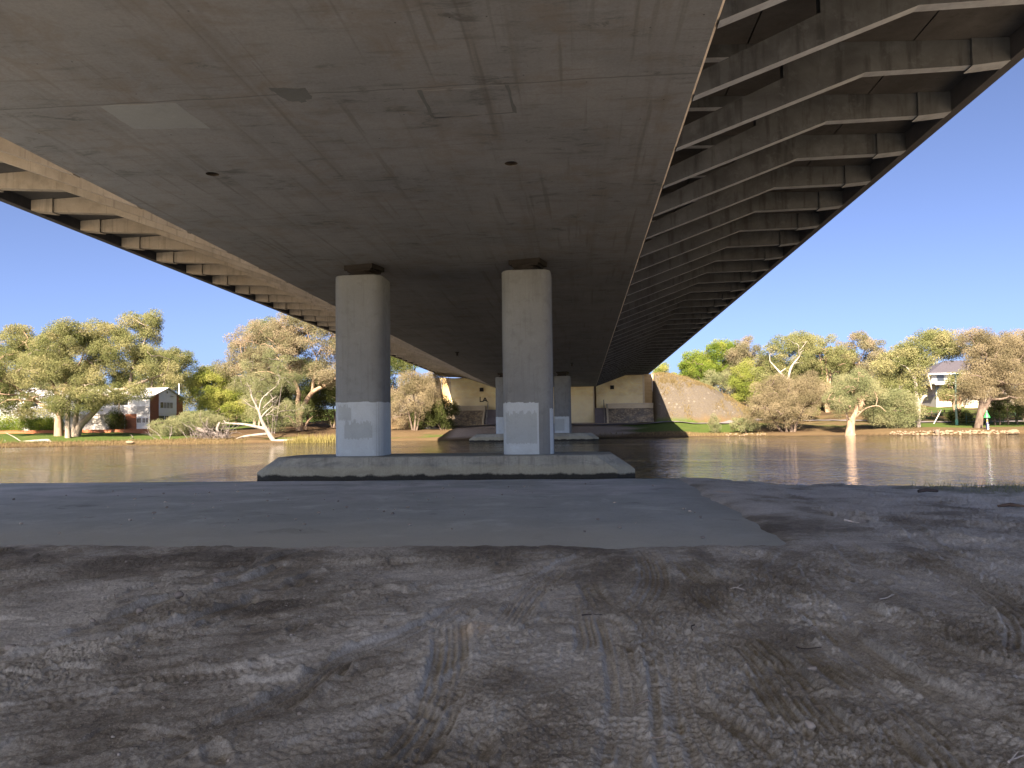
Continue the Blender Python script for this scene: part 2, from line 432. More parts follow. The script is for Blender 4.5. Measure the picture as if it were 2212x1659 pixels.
    st = t.mix(t.math('MULTIPLY', t.rng(vv.outputs['Distance'], 0.36, 0.20), t.rng(t.noise(0.8, 5, 0.7), 0.50, 0.62)), st, (0.167, 0.148, 0.121))
    st = t.mix(t.rng(t.noise(14.0, 5, 0.8), 0.5, 0.68, 0, 0.7), st, (0.0407, 0.0357, 0.0296))
    c = t.mix(t.attr('stony'), c, st)
    c = t.mix(t.attr('bare'), c, t.mix(t.rng(f2, 0.3, 0.7), (0.52, 0.43, 0.34), (0.38, 0.31, 0.25)))
    c = t.mix(t.attr('litter'), c, t.mix(t.rng(f3, 0.3, 0.7), (0.088, 0.0525, 0.0294), (0.04, 0.0273, 0.0189)))
    c = t.mix(t.attr('wet'), c, (0.028, 0.021, 0.0126))
    M['bank'] = t.done(c, 0.95, t.bump(t.math('ADD', f3, f2), 0.7, 0.12), 0.1)
    M['path'] = m_plain('pale_path', (0.18, 0.161, 0.154), 0.9, 0.12, 1.0)
    M['darkpath'] = m_plain('dark_asphalt_path', (0.136, 0.125, 0.132), 0.9, 0.15, 1.0)
    # house
    t = NT('red_brick')
    x, y, z = t.sep()
    bk = t.n('TexBrick', {'Vector': t.n('CombineXYZ', {'X': t.math('ADD', x, y), 'Y': z, 'Z': 0.0}).outputs[0], 'Color1': (0.36, 0.11, 0.05, 1), 'Color2': (0.28, 0.085, 0.04, 1), 'Mortar': (0.34, 0.22, 0.15, 1), 'Scale': 1.0, 'Mortar Size': 0.01, 'Brick Width': 0.24, 'Row Height': 0.086}).outputs['Color']
    M['brick'] = t.done(bk, 0.9, None, 0.2)
    M['redwall'] = m_plain('rust_red_render', (0.31, 0.111, 0.051), 0.9, 0.12, 0.8, 0.2)
    M['white'] = m_plain('white_painted_board', (0.80, 0.81, 0.82), 0.6, 0.05, 0.7)
    M['roofwhite'] = m_plain('white_metal_roof', (0.508, 0.507, 0.503), 0.45, 0.04, 0.8)
    M['glass'] = m_plain('dark_window_glass', (0.031, 0.039, 0.051), 0.12, 0.3, 0.6, 0, 0.6)
    M['curtain'] = m_plain('curtained_window', (0.31, 0.293, 0.258), 0.5, 0.25, 3.0)
    M['cream'] = m_plain('cream_render', (0.446, 0.39, 0.292), 0.85, 0.06, 0.5)
    M['pale'] = m_plain('pale_pink_render', (0.471, 0.442, 0.408), 0.85, 0.05, 0.5)
    M['shadewall'] = m_plain('shaded_render', (0.291, 0.293, 0.272), 0.85, 0.06, 0.5)  # grey stands for shade on the terrace's left-facing wall
    M['tiles'] = m_plain('slate_roof_tiles', (0.0744, 0.0683, 0.0782), 0.7, 0.15, 4)
    M['cedar'] = m_plain('cedar_soffit', (0.211, 0.0845, 0.0408), 0.6, 0.15, 2)
    M['rusty'] = m_plain('rust_red_screen', (0.174, 0.052, 0.034), 0.7, 0.25, 5)
    M['teal'] = m_plain('grey_green_fascia', (0.186, 0.221, 0.231), 0.6, 0.05)
    M['verdigris'] = m_plain('pale_green_paint', (0.186, 0.273, 0.224), 0.6, 0.1)
    M['mgreen'] = m_plain('bright_green_panel', (0.02, 0.50, 0.10), 0.5, 0.05)
    M['mgreen2'] = m_plain('dull_green_cap', (0.12, 0.36, 0.24), 0.5, 0.05)
    M['yellow'] = m_plain('yellow_band', (0.432, 0.33, 0.072), 0.5, 0.05)
    M['navy'] = m_plain('dark_blue_sign', (0.03, 0.033, 0.096), 0.5, 0.1)
    M['postwood'] = m_plain('weathered_post', (0.198, 0.162, 0.108), 0.9, 0.2, 6)
    M['greenfence'] = m_plain('dark_green_fence', (0.042, 0.09, 0.06), 0.7, 0.1)
    M['limestone'] = m_plain('limestone_rock', (0.207, 0.155, 0.101), 0.9, 0.22, 2.5, 0.5)
    t = NT('pebble_stone')
    oi = t.n('ObjectInfo').outputs['Random']
    c = t.ramp(oi, (0.0, (0.22, 0.20, 0.18)), (0.5, (0.36, 0.33, 0.29)), (1.0, (0.47, 0.43, 0.37)))
    c = t.mix(t.rng(t.noise(30, 4, 0.7), 0.4, 0.7, 0, 0.5), c, (0.20, 0.175, 0.15))
    M['pebble'] = t.done(c, 0.85, t.bump(t.noise(40, 4), 0.5, 0.005), 0.25)
    M['twig'] = m_plain('dry_twig', (0.30, 0.255, 0.21), 0.85, 0.25, 20)
    M['scrap'] = m_plain('pale_bark_scrap', (0.52, 0.48, 0.43), 0.85, 0.2, 20)
    M['twigdark'] = m_plain('dark_twig', (0.06, 0.05, 0.045), 0.85, 0.25, 20)
    # bark and leaves
    def bark(name, a, b):
        t = NT(name)
        f = t.noise(3.0, 5, 0.65, 0.5, t.mp(scale=(1, 1, 0.35)))
        return t.done(t.mix(t.rng(f, 0.38, 0.62), a, b), 0.9, t.bump(f, 0.5, 0.03), 0.15)
    M['bark_pale'] = bark('pale_gum_bark', (0.325, 0.273, 0.213), (0.209, 0.168, 0.128))
    M['bark_white'] = bark('white_gum_bark', (0.388, 0.344, 0.296), (0.247, 0.216, 0.18))
    M['bark_brown'] = bark('brown_bark', (0.167, 0.128, 0.096), (0.0868, 0.064, 0.0512))
    M['bark_tan'] = bark('tan_bark', (0.341, 0.247, 0.168), (0.209, 0.144, 0.096))
    M['dead'] = bark('bleached_dead_wood', (0.285, 0.256, 0.218), (0.18, 0.16, 0.134))
    M['deadgrey'] = bark('grey_dead_wood', (0.211, 0.182, 0.16), (0.105, 0.0896, 0.08))
    def leaf(name, lo, mid, hi, trans=0.25):
        t = NT(name)
        tn = t.attr('tint')
        c = t.ramp(tn, (0.0, lo), (0.5, mid), (1.0, hi))
        d = t.n('BsdfDiffuse', {'Color': c, 'Roughness': 0.5})
        tr = t.n('BsdfTranslucent', {'Color': c})
        mx = t.n('MixShader', {0: trans, 1: d.outputs[0], 2: tr.outputs[0]})
        t.t.links.new(mx.outputs[0], t.out.inputs[0]); return t.mat
    M['leaf_olive'] = leaf('olive_gum_leaves', (0.133, 0.153, 0.0572), (0.241, 0.252, 0.109), (0.339, 0.313, 0.155), 0.40)
    M['leaf_rust'] = leaf('rusty_gum_leaves', (0.154, 0.152, 0.0781), (0.271, 0.245, 0.145), (0.358, 0.288, 0.193), 0.40)
    M['leaf_green'] = leaf('fresh_green_leaves', (0.105, 0.168, 0.0298), (0.189, 0.257, 0.0467), (0.284, 0.315, 0.068), 0.40)
    M['leaf_grey'] = leaf('grey_green_leaves', (0.142, 0.171, 0.0785), (0.237, 0.254, 0.129), (0.319, 0.307, 0.169), 0.40)
    M['leaf_brown'] = leaf('brown_sheoak_foliage', (0.166, 0.147, 0.0801), (0.27, 0.227, 0.138), (0.341, 0.283, 0.177), 0.40)
    M['leaf_dark'] = leaf('dark_green_leaves', (0.0473, 0.063, 0.0213), (0.0893, 0.11, 0.0382), (0.147, 0.158, 0.0595), 0.40)
    M['leaf_yellow'] = leaf('yellow_green_leaves', (0.154, 0.198, 0.0401), (0.256, 0.291, 0.0686), (0.339, 0.34, 0.103), 0.40)
    M['reed'] = leaf('pale_reeds', (0.156, 0.136, 0.0465), (0.216, 0.186, 0.0682), (0.27, 0.223, 0.093), 0.2)
    M['drygrass'] = leaf('dry_bank_grass', (0.13, 0.10, 0.045), (0.19, 0.145, 0.07), (0.23, 0.18, 0.095), 0.2)
materials()

# ------------------------------------------------------------------ the bridge
GR = -0.012                       # grade of the deck along +Y
def S(y): return 8.225 + GR * (y - 31.58)
Y0, Y1 = -15.0, 122.0  # deck cut short out of view behind the camera to let light under it
XL, XR = -13.37, 2.50             # soffit edges
XM = (XL + XR) / 2

bridge = thing('road_bridge', 'wide grey concrete road bridge overhead with a flat soffit and ribbed side cantilevers', 'bridge', (0, 0, 0))

def girder():
    mb = MB()
    ch = 0.06
    xs = sorted([XL + ch, XR - ch, -10.0, -9.44, -1.97, -1.41])
    holes = [(-9.72, 19.58), (-1.69, 19.76)]
    ys = [Y0, 0.0, 15.1, 19.30, 19.86, 19.48, 20.04, 31.3, 60.0, 92.0, Y1]
    ys = sorted(ys)
    hole_cells = []
    for hx, hy in holes: hole_cells.append((hx - 0.28, hx + 0.28, hy - 0.28, hy + 0.28))
    # soffit as strips, leaving square openings round the two drain holes
    def quad(x0, x1, y0, y1):
        mb.add([(x0, y0, S(y0)), (x0, y1, S(y1)), (x1, y1, S(y1)), (x1, y0, S(y0))], [(0, 1, 2, 3)])
    a, b = hole_cells
    quad(XL + ch, XR - ch, Y0, 19.30); quad(XL + ch, XR - ch, 20.04, Y1)
    quad(XL + ch, a[0], 19.30, 20.04); quad(a[1], b[0], 19.30, 20.04); quad(b[1], XR - ch, 19.30, 20.04)
    quad(a[0], a[1], a[3], 20.04); quad(b[0], b[1], 19.30, b[2])
    for (x0, x1, y0, y1), (hx, hy) in zip(hole_cells, holes):
        n = 24; r = 0.175
        ring, sq = [], []
        for k in range(n):
            t = 2 * PI * (k + 0.5) / n
            c, s_ = math.cos(t), math.sin(t)
            ring.append((hx + r * c, hy + r * s_, S(hy + r * s_)))
            q = 0.28 / max(abs(c), abs(s_))
            sq.append((hx + q * c, hy + q * s_, S(hy + q * s_)))
        cor = [(x0, y0), (x1, y0), (x1, y1), (x0, y1)]
        mb.add(ring + sq, [(k, n + k, n + (k + 1) % n, (k + 1) % n) for k in range(n)])
        for cx_, cy_ in cor:      # close the square corners
            near = sorted(range(n), key=lambda k: (sq[k][0] - cx_) ** 2 + (sq[k][1] - cy_) ** 2)[:2]
            mb.add([sq[near[0]], sq[near[1]], (cx_, cy_, S(cy_))], [(0, 1, 2)])
        mb.loft([[(p[0], p[1], p[2] + 0.6) for p in ring], ring], caps=False)
        mb.add([(p[0], p[1], p[2] + 0.6) for p in ring], [tuple(range(n))])
    # side webs up to the deck slab, top
    for x in (XL, XR):
        mb.add([(x, Y0, S(Y0) + ch), (x, Y1, S(Y1) + ch), (x, Y1, S(Y1) + 2.6), (x, Y0, S(Y0) + 2.6)], [(0, 1, 2, 3)])
    mb.add([(XL, Y1, S(Y1) + ch), (XR, Y1, S(Y1) + ch), (XR, Y1, S(Y1) + 2.6), (XL, Y1, S(Y1) + 2.6)], [(0, 1, 2, 3)])
    mb.add([(XL, Y0, S(Y0) + ch), (XR, Y0, S(Y0) + ch), (XR, Y0, S(Y0) + 2.6), (XL, Y0, S(Y0) + 2.6)], [(0, 1, 2, 3)])
    g = mb.build('box_girder', M['soffit'], bridge)
    for x0, x1 in ((XL, XL + ch), (XR, XR - ch)):
        m2 = MB()
        m2.add([(x0, Y0, S(Y0) + ch), (x0, Y1, S(Y1) + ch), (x1, Y1, S(Y1)), (x1, Y0, S(Y0))], [(0, 1, 2, 3)])
        m2.build('chamfer', M['chamfer'], g)
    # repair patches, 4 mm proud of the soffit, with worn outlines
    def patch(pts, mat, lab):
        m3 = MB(); rp = []
        n = len(pts)
        for i in range(n):
            p, q = pts[i], pts[(i + 1) % n]
            for k in range(5):
                t = k / 5; j = 0.05 if k else 0.0
                rp.append((p[0] + (q[0] - p[0]) * t + RNG.uniform(-j, j) * 0.5, p[1] + (q[1] - p[1]) * t + RNG.uniform(-j, j)))
        m3.loft([[(x, y, S(y)) for x, y in rp], [(x, y, S(y) - 0.004) for x, y in rp]])
        m3.build('repair_patch', mat, g, lab)
    patch([(-10.03, 15.2), (-8.37, 15.22), (-8.3, 16.6), (-10.02, 16.42)], M['patch_pale'], 'pale rectangular mortar patch beside the pour joint')
    patch([(-3.1, 15.25), (-1.41, 15.2), (-1.37, 16.52), (-3.1, 16.6)], M['soffit'], 'grey rectangular patch framed by dark lines')
    patch([(-1.40, 15.2), (-1.33, 15.2), (-1.28, 16.6), (-1.36, 16.52)], M['patch_dark'], 'thin darker strip along a patch')
    patch([(-3.22, 15.25), (-3.11, 15.25), (-3.12, 16.62), (-3.17, 16.64)], M['patch_dark'], 'thin darker strip along a patch')
    patch([(-3.12, 16.605), (-1.30, 16.53), (-1.30, 16.56), (-3.12, 16.64)], M['patch_dark'], 'thin darker strip along a patch')
    patch([(-6.15, 14.75), (-5.43, 14.85), (-5.45, 15.3), (-5.7, 15.5), (-5.95, 15.42), (-6.1, 15.1)], M['patch_dark'], 'darker ragged stain at the pour joint')
    for hx, hy in holes:
        n = 20
        rg = lambda z: [(hx + 0.172 * math.cos(2 * PI * k / n), hy + 0.172 * math.sin(2 * PI * k / n), S(hy) + z) for k in range(n)]
        m6 = MB().loft([rg(0.58), rg(0.004)], caps=False); m6.add(rg(0.58), [tuple(range(n))])
        m6.build('drain_hole_shade_tube', M['hole'], g)
    for x, y in ((-10.6, 66.2), (-0.81, 79.2)):
        m4 = MB().tube([(x, y, S(y) + 0.05), (x, y, S(y) - 0.32)], 0.09, 10)
        m4.box(x - 0.16, x + 0.16, y - 0.16, y + 0.16, S(y) - 0.05, S(y) + 0.02)
        m4.build('drain_spout', M['bearing'], g)
    return g
girder()

def deck_slab():
    mb = MB()
    def strip(xa, za, xb, zb_, th):
        vs = []
        for y in (Y0, Y1):
            for x, z in ((xa, za), (xb, zb_), (xb, zb_ + th), (xa, za + th)): vs.append((x, y, S(y) + z))
        mb.add(vs, [(0, 1, 2, 3), (7, 6, 5, 4), (0, 4, 5, 1), (1, 5, 6, 2), (2, 6, 7, 3), (3, 7, 4, 0)])
    def zu(x): return 2.62 - 0.0386 * (x - 2.5)
    cuts = [2.56, 4.3, 6.0, 8.25, 10.43]
    for sgn in (1, -1):
        for a, b in zip(cuts, cuts[1:]):
            a2, b2 = a + 0.018, b - 0.018
            xa, xb = (a2, b2) if sgn > 0 else (2 * XM - a2, 2 * XM - b2)
            strip(xa, zu(a2), xb, zu(b2), 0.16)
    strip(2 * XM - 10.40, 2.80, 10.40, 2.80, 0.25)
    mb.build('deck_slab', M['deck'], bridge)
deck_slab()

for sgn in (1, -1):               # edge beams that carry the parapets
    mb = MB()
    zb = 1.75 if sgn > 0 else 1.90
    pr = [(10.44, 2.40), (10.44, zb + 0.02), (10.68, zb), (10.70, 3.1), (10.46, 3.1), (10.44, 2.86)]
    if sgn < 0: pr = [(2 * XM - x - 0.03, z) for x, z in pr][::-1]
    rings = [[(x, y, S(y) + z) for x, z in pr] for y in (Y1, Y0)]
    mb.loft(rings)
    mb.build('edge_beam', M['edge'], bridge)

def rib_mesh(sgn):
    f = (lambda p: p) if sgn > 0 else (lambda p: [(2 * XM - x, z) for x, z in p][::-1])
    mb = MB()
    T = 0.28
    xe = 2.50
    xi = 5.13
    # inclined strut with a small flare where it meets the soffit
    mb.prism_y(f([(xe, 0.0), (xi, 0.958), (xi, 1.64), (xe, 0.46)]), -T, 0)
    # shallow beam under the deck
    mb.prism_y(f([(xe, 2.28), (xi, 2.20), (xi, 2.516), (xe, 2.618)]), -T + 0.01, -0.01)
    # full depth outer part: knee, then level to the edge
    k2 = 0.0 if sgn > 0 else 0.17
    mb.prism_y(f([(xi, 0.958), (7.1, 1.675), (9.55, 1.71 + k2 * 0.7), (9.55, 2.345), (xi, 2.516)]), -T, 0)
    # wider end block
    mb.prism_y(f([(9.55, 1.67 + k2 * 0.7), (10.43, 1.745 + k2), (10.43, 2.312), (9.55, 2.346)]), -T - 0.09, 0.09)
    me = mb.mesh('rib', M['rib'] if sgn > 0 else M['rib_lit'])
    return me
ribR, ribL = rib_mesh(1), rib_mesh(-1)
RIB0, RIBS = 13.45, 2.99
k = -2
while RIB0 + RIBS * k < Y1 - 0.3:
    y = RIB0 + RIBS * k
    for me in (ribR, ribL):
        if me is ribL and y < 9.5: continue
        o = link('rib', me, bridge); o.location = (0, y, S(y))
    k += 1

# ------------------------------------------------------------------ river piers
def rounded(cx, cy, w, d, r, n=6):
    pts = []
    for sx, sy, a0 in ((1, -1, -90), (1, 1, 0), (-1, 1, 90), (-1, -1, 180)):
        for k in range(n + 1):
            a = R(a0 + 90 * k / n)
            pts.append((cx + sx * (w / 2 - r) + r * math.cos(a), cy + sy * (d / 2 - r) + r * math.sin(a)))
    return pts

def pier(name, label, yc, zfoot, cols, patches, zbot=-2.2, grp=None):
    t = thing(name, label, 'bridge pier', (0, 0, 0))
    # pile cap: long block with chamfered corners and sloping ends
    x0, x1 = -13.1, 2.06
    h, e, c = 1.72, 0.80, 0.7
    def ring(z, ins, rr=0.0):
        a, b = x0 + ins, x1 - ins
        f, bk = yc - h + rr, yc + h - rr
        return [(a + c, f, z), (b - c, f, z), (b, f + c * 0.8, z), (b, bk - c * 0.8, z), (b - c, bk, z), (a + c, bk, z), (a, bk - c * 0.8, z), (a, f + c * 0.8, z)]
    mb = MB().loft([ring(zbot, 0), ring(-0.26, 0), ring(zfoot - 0.05, e), ring(zfoot, e + 0.05, 0.05)])
    mb.build('pile_cap', M['cap'], t)
    ztop = S(yc) - 0.52
    for i, cx_ in enumerate(cols):
        base = rounded(cx_, yc - 0.1, 1.98, 1.96, 0.42)
        top2 = rounded(cx_, yc - 0.1, 1.90, 1.88, 0.40)
        m = MB()
        n = len(base)
        m.loft([[(x, y, zfoot - 0.02) for x, y in base], [(x, y, ztop - 0.04) for x, y in base], [(x, y, ztop) for x, y in top2]])
        for k in range(2 * n): m.sm[k] = True
        col = m.build('column', M['column'], t)
        # bearing on the column top
        b = MB().prism_z(rounded(cx_ - 0.05, yc - 0.1, 1.14, 1.14, 0.56), ztop, ztop + 0.16)
        b.prism_z(rounded(cx_ - 0.05, yc - 0.1, 0.96, 0.96, 0.47), ztop + 0.16, ztop + 0.27)
        mat = Matrix.Translation((cx_ + 0.05, yc - 0.1, 0)) @ Matrix.Rotation(R(-14), 4, 'Z')
        b.box(-0.54, 0.54, -0.46, 0.46, ztop + 0.25, ztop + 0.33, mat)
        b.box(-0.66, 0.66, -0.52, 0.52, ztop + 0.33, ztop + 0.535, mat)
        b.build('bearing', M['bearing'], t)
        for (a0, a1, za, zb_, mk, off, jag) in patches[i]:
            # a coat of paint wrapped on the column face between two points of its outline
            prof = rounded(cx_, yc - 0.1, 1.98 + 2 * off, 1.96 + 2 * off, 0.42 + off, 8)
            m = len(prof)
            # walk the outline from its left rear corner, anticlockwise seen from above, by arc length
            seq = prof[m // 4 * 3 - 0:] + prof[:m // 4 * 3]
            L = [0.0]
            for p, q in zip(seq, seq[1:] + seq[:1]): L.append(L[-1] + math.dist(p, q))
            def at(s_):
                s_ = s_ % 1.0 * L[-1]
                for k in range(len(seq)):
                    if L[k + 1] >= s_:
                        u = (s_ - L[k]) / max(1e-6, L[k + 1] - L[k]); p, q = seq[k], seq[(k + 1) % len(seq)]
                        return (p[0] + (q[0] - p[0]) * u, p[1] + (q[1] - p[1]) * u)
            N = 72
            P = []
            wob = 0.0
            for k in range(N + 1):
                x, y = at(a0 + (a1 - a0) * k / N)
                if k % 3 == 0: wob = RNG.uniform(-jag, jag)
                P.append([(x, y, za + (RNG.uniform(-jag, jag) * 0.4 if za > zfoot + 0.1 else 0)), (x, y, zb_ + wob)])
            m5 = MB().grid(P); m5.sm = [True] * len(m5.f)
            m5.build('paint_patch', M[mk], col)
    return t

Z0 = 0.33
pier('bridge_pier', 'near river pier, two grey columns with painted-over bases on a long concrete pile cap', 31.5, Z0, (-8.98, -2.10),
     [[(0.0, 1.0, Z0 + 0.02, 2.52, 'paint', 0.004, 0.03), (0.06, 0.14, 1.80, 2.36, 'paint2', 0.008, 0.10), (0.10, 0.26, 1.05, 1.7, 'paint2', 0.008, 0.14)],
      [(-0.01, 0.235, Z0 + 0.02, 2.40, 'paint', 0.004, 0.03), (0.05, 0.225, Z0 + 0.45, 1.98, 'paint2', 0.008, 0.10), (0.30, 0.42, Z0 + 0.02, 2.15, 'paint', 0.004, 0.02)]])
pier('bridge_pier', 'far river pier, two shorter columns on a pile cap near the opposite bank', 91.2, 0.32, (-8.98, -2.10),
     [[(0.0, 1.0, 0.34, 2.3, 'paint', 0.006, 0.03)],
      [(0.0, 0.28, 0.34, 2.25, 'paint', 0.006, 0.03), (0.04, 0.20, 0.6, 2.0, 'paint2', 0.012, 0.06)]])

# ------------------------------------------------------------------ abutment on the far bank
ab = thing('bridge_abutment', 'tan block abutment walls under the far end of the bridge with stone pitched slopes', 'abutment', (0, 0, 0))
ZG = 1.5
# side walls, their tops following the ribs' undersides
for sgn in (1, -1):
    pr = [(2.5, 1.2), (10.05, 1.2), (10.05, S(122) + 1.68), (7.1, S(122) + 1.66), (2.5, S(122) + 0.0)]
    if sgn < 0: pr = [(2 * XM - x, z) for x, z in pr][::-1]
    MB().prism_y(pr, 122.05, 123.0).build('side_wall', M['abut'], ab)
MB().box(-13.3, 2.12, 120.6, 123.0, 1.2, S(122) - 0.06).build('centre_wall', M['abut'], ab)
MB().box(1.98, 2.16, 120.52, 120.6, 1.3, S(122) - 0.2).build('corner_pilaster', M['ledge'], ab)
for sgn in (1, -1):
    fx = (lambda x: x) if sgn > 0 else (lambda x: 2 * XM - x)
    a, b = sorted((fx(10.05), fx(11.75)))
    MB().box(a, b, 122.3, 123.4, 1.0, 8.95).build('wing_wall', M['wing'], ab)
    a, b = sorted((fx(9.75), fx(10.05)))
    MB().box(a, b, 121.97, 122.05, 4.3, S(122) + 1.62).build('corner_pilaster', M['ledge'], ab)
    # ledge, and the stone pitched slope below it
    a, b = sorted((fx(4.05), fx(12.1)))
    MB().box(a, b, 120.3, 122.05, 3.60, 4.30).build('ledge', M['ledge'], ab)
    MB().box(a - 0.03, b + 0.03, 120.22, 120.45, 4.30, 4.36).build('ledge_coping', M['chamfer'], ab)
    P = []
    N = 44
    for i in range(N + 1):
        x = a + (b - a) * i / N
        row = []
        for j in range(13):
            u = j / 12
            y = 117.6 + 2.9 * u + RNG.uniform(-0.08, 0.08); zz = 1.25 + 2.4 * u
            row.append((x + (fx(1) - fx(0)) * max(0, (i if sgn > 0 else N - i) / N - 0.9) * 6 * (1 - u), y, zz))
        P.append(row)
    m = MB().grid(P, True); m.build('stone_pitching', M['pitch'], ab)
    xs = fx(3.95)
    a, b = sorted((xs, fx(4.2)))
    mp_ = MB(); mp_.prism_x([(117.3, 1.2), (117.6, 1.2), (120.6, 3.6), (120.6, 4.36), (120.3, 4.36), (117.3, 2.0)], a, b)
    mp_.build('stair_wall', M['ledge'], ab)
    xr = fx(3.6)
    hr = MB().tube([(xr, 117.4, 2.3), (xr, 120.4, 4.95)], 0.06, 6)
    for yy, z0, z1 in ((117.5, 1.3, 2.4), (118.9, 2.5, 3.65), (120.3, 3.7, 4.88)): hr.tube([(xr, yy, z0), (xr, yy, z1)], 0.05, 6)
    hr.build('handrail', M['steel'], ab)
    st = MB(); a, b = sorted((fx(2.2), fx(3.95)))
    for k in range(10): st.box(a, b, 117.6 + 0.3 * k, 120.6, 1.2 + 0.25 * k, 1.45 + 0.25 * k)
    st.build('steps', M['darkpath'], ab)
    # drain box high on the wall, white downpipe on the wing wall
    xb = fx(5.0) if sgn > 0 else fx(4.8)
    MB().box(xb - 0.3, xb + 0.3, 121.75, 122.05, 6.65, 7.25).build('drain_box', M['bearing'], ab)
    MB().tube([(fx(11.25), 122.2, 8.75), (fx(11.3), 122.2, 6.3), (fx(11.45), 122.2, 6.1), (fx(11.6), 122.2, 4.3)], 0.09, 8).build('downpipe', M['white_pipe'] if sgn > 0 else M['steel'], ab)
# spray painted letters LA
gm = MB()
gx, gz = -16.0, 4.98
gm.box(gx, gx + 0.14, 122.03, 122.05, gz, gz + 0.82); gm.box(gx, gx + 0.5, 122.03, 122.05, gz - 0.003, gz + 0.15)
for xa, xb in ((gx + 0.5, gx + 0.85), (gx + 1.2, gx + 0.85)):
    gm.add([(xa - 0.09, 122.04, gz), (xa + 0.09, 122.04, gz), (xb + 0.09, 122.04, gz + 0.7), (xb - 0.09, 122.04, gz + 0.7)], [(0, 1, 2, 3)])
gm.box(gx + 0.62, gx + 1.08, 122.025, 122.036, gz + 0.16, gz + 0.34)
gm.build('graffiti', M['black'], ab, 'black spray painted letters LA on the left abutment wall')

# ------------------------------------------------------------------ sandy near bank with tyre tracks
WZ = -0.57                          # river level
def bez(pts, n=40):
    """smooth curve through the points"""
    P = [np.array(p, float) for p in pts]
    P = [2 * P[0] - P[1]] + P + [2 * P[-1] - P[-2]]
    out = []
    for i in range(1, len(P) - 2):
        for t in np.linspace(0, 1, n, endpoint=False):
            a, b, c, d = P[i - 1:i + 3]
            out.append(0.5 * (2 * b + (c - a) * t + (2 * a - 5 * b + 4 * c - d) * t * t + (3 * b - a - 3 * c + d) * t ** 3))
    out.append(P[-2]); return np.array(out)

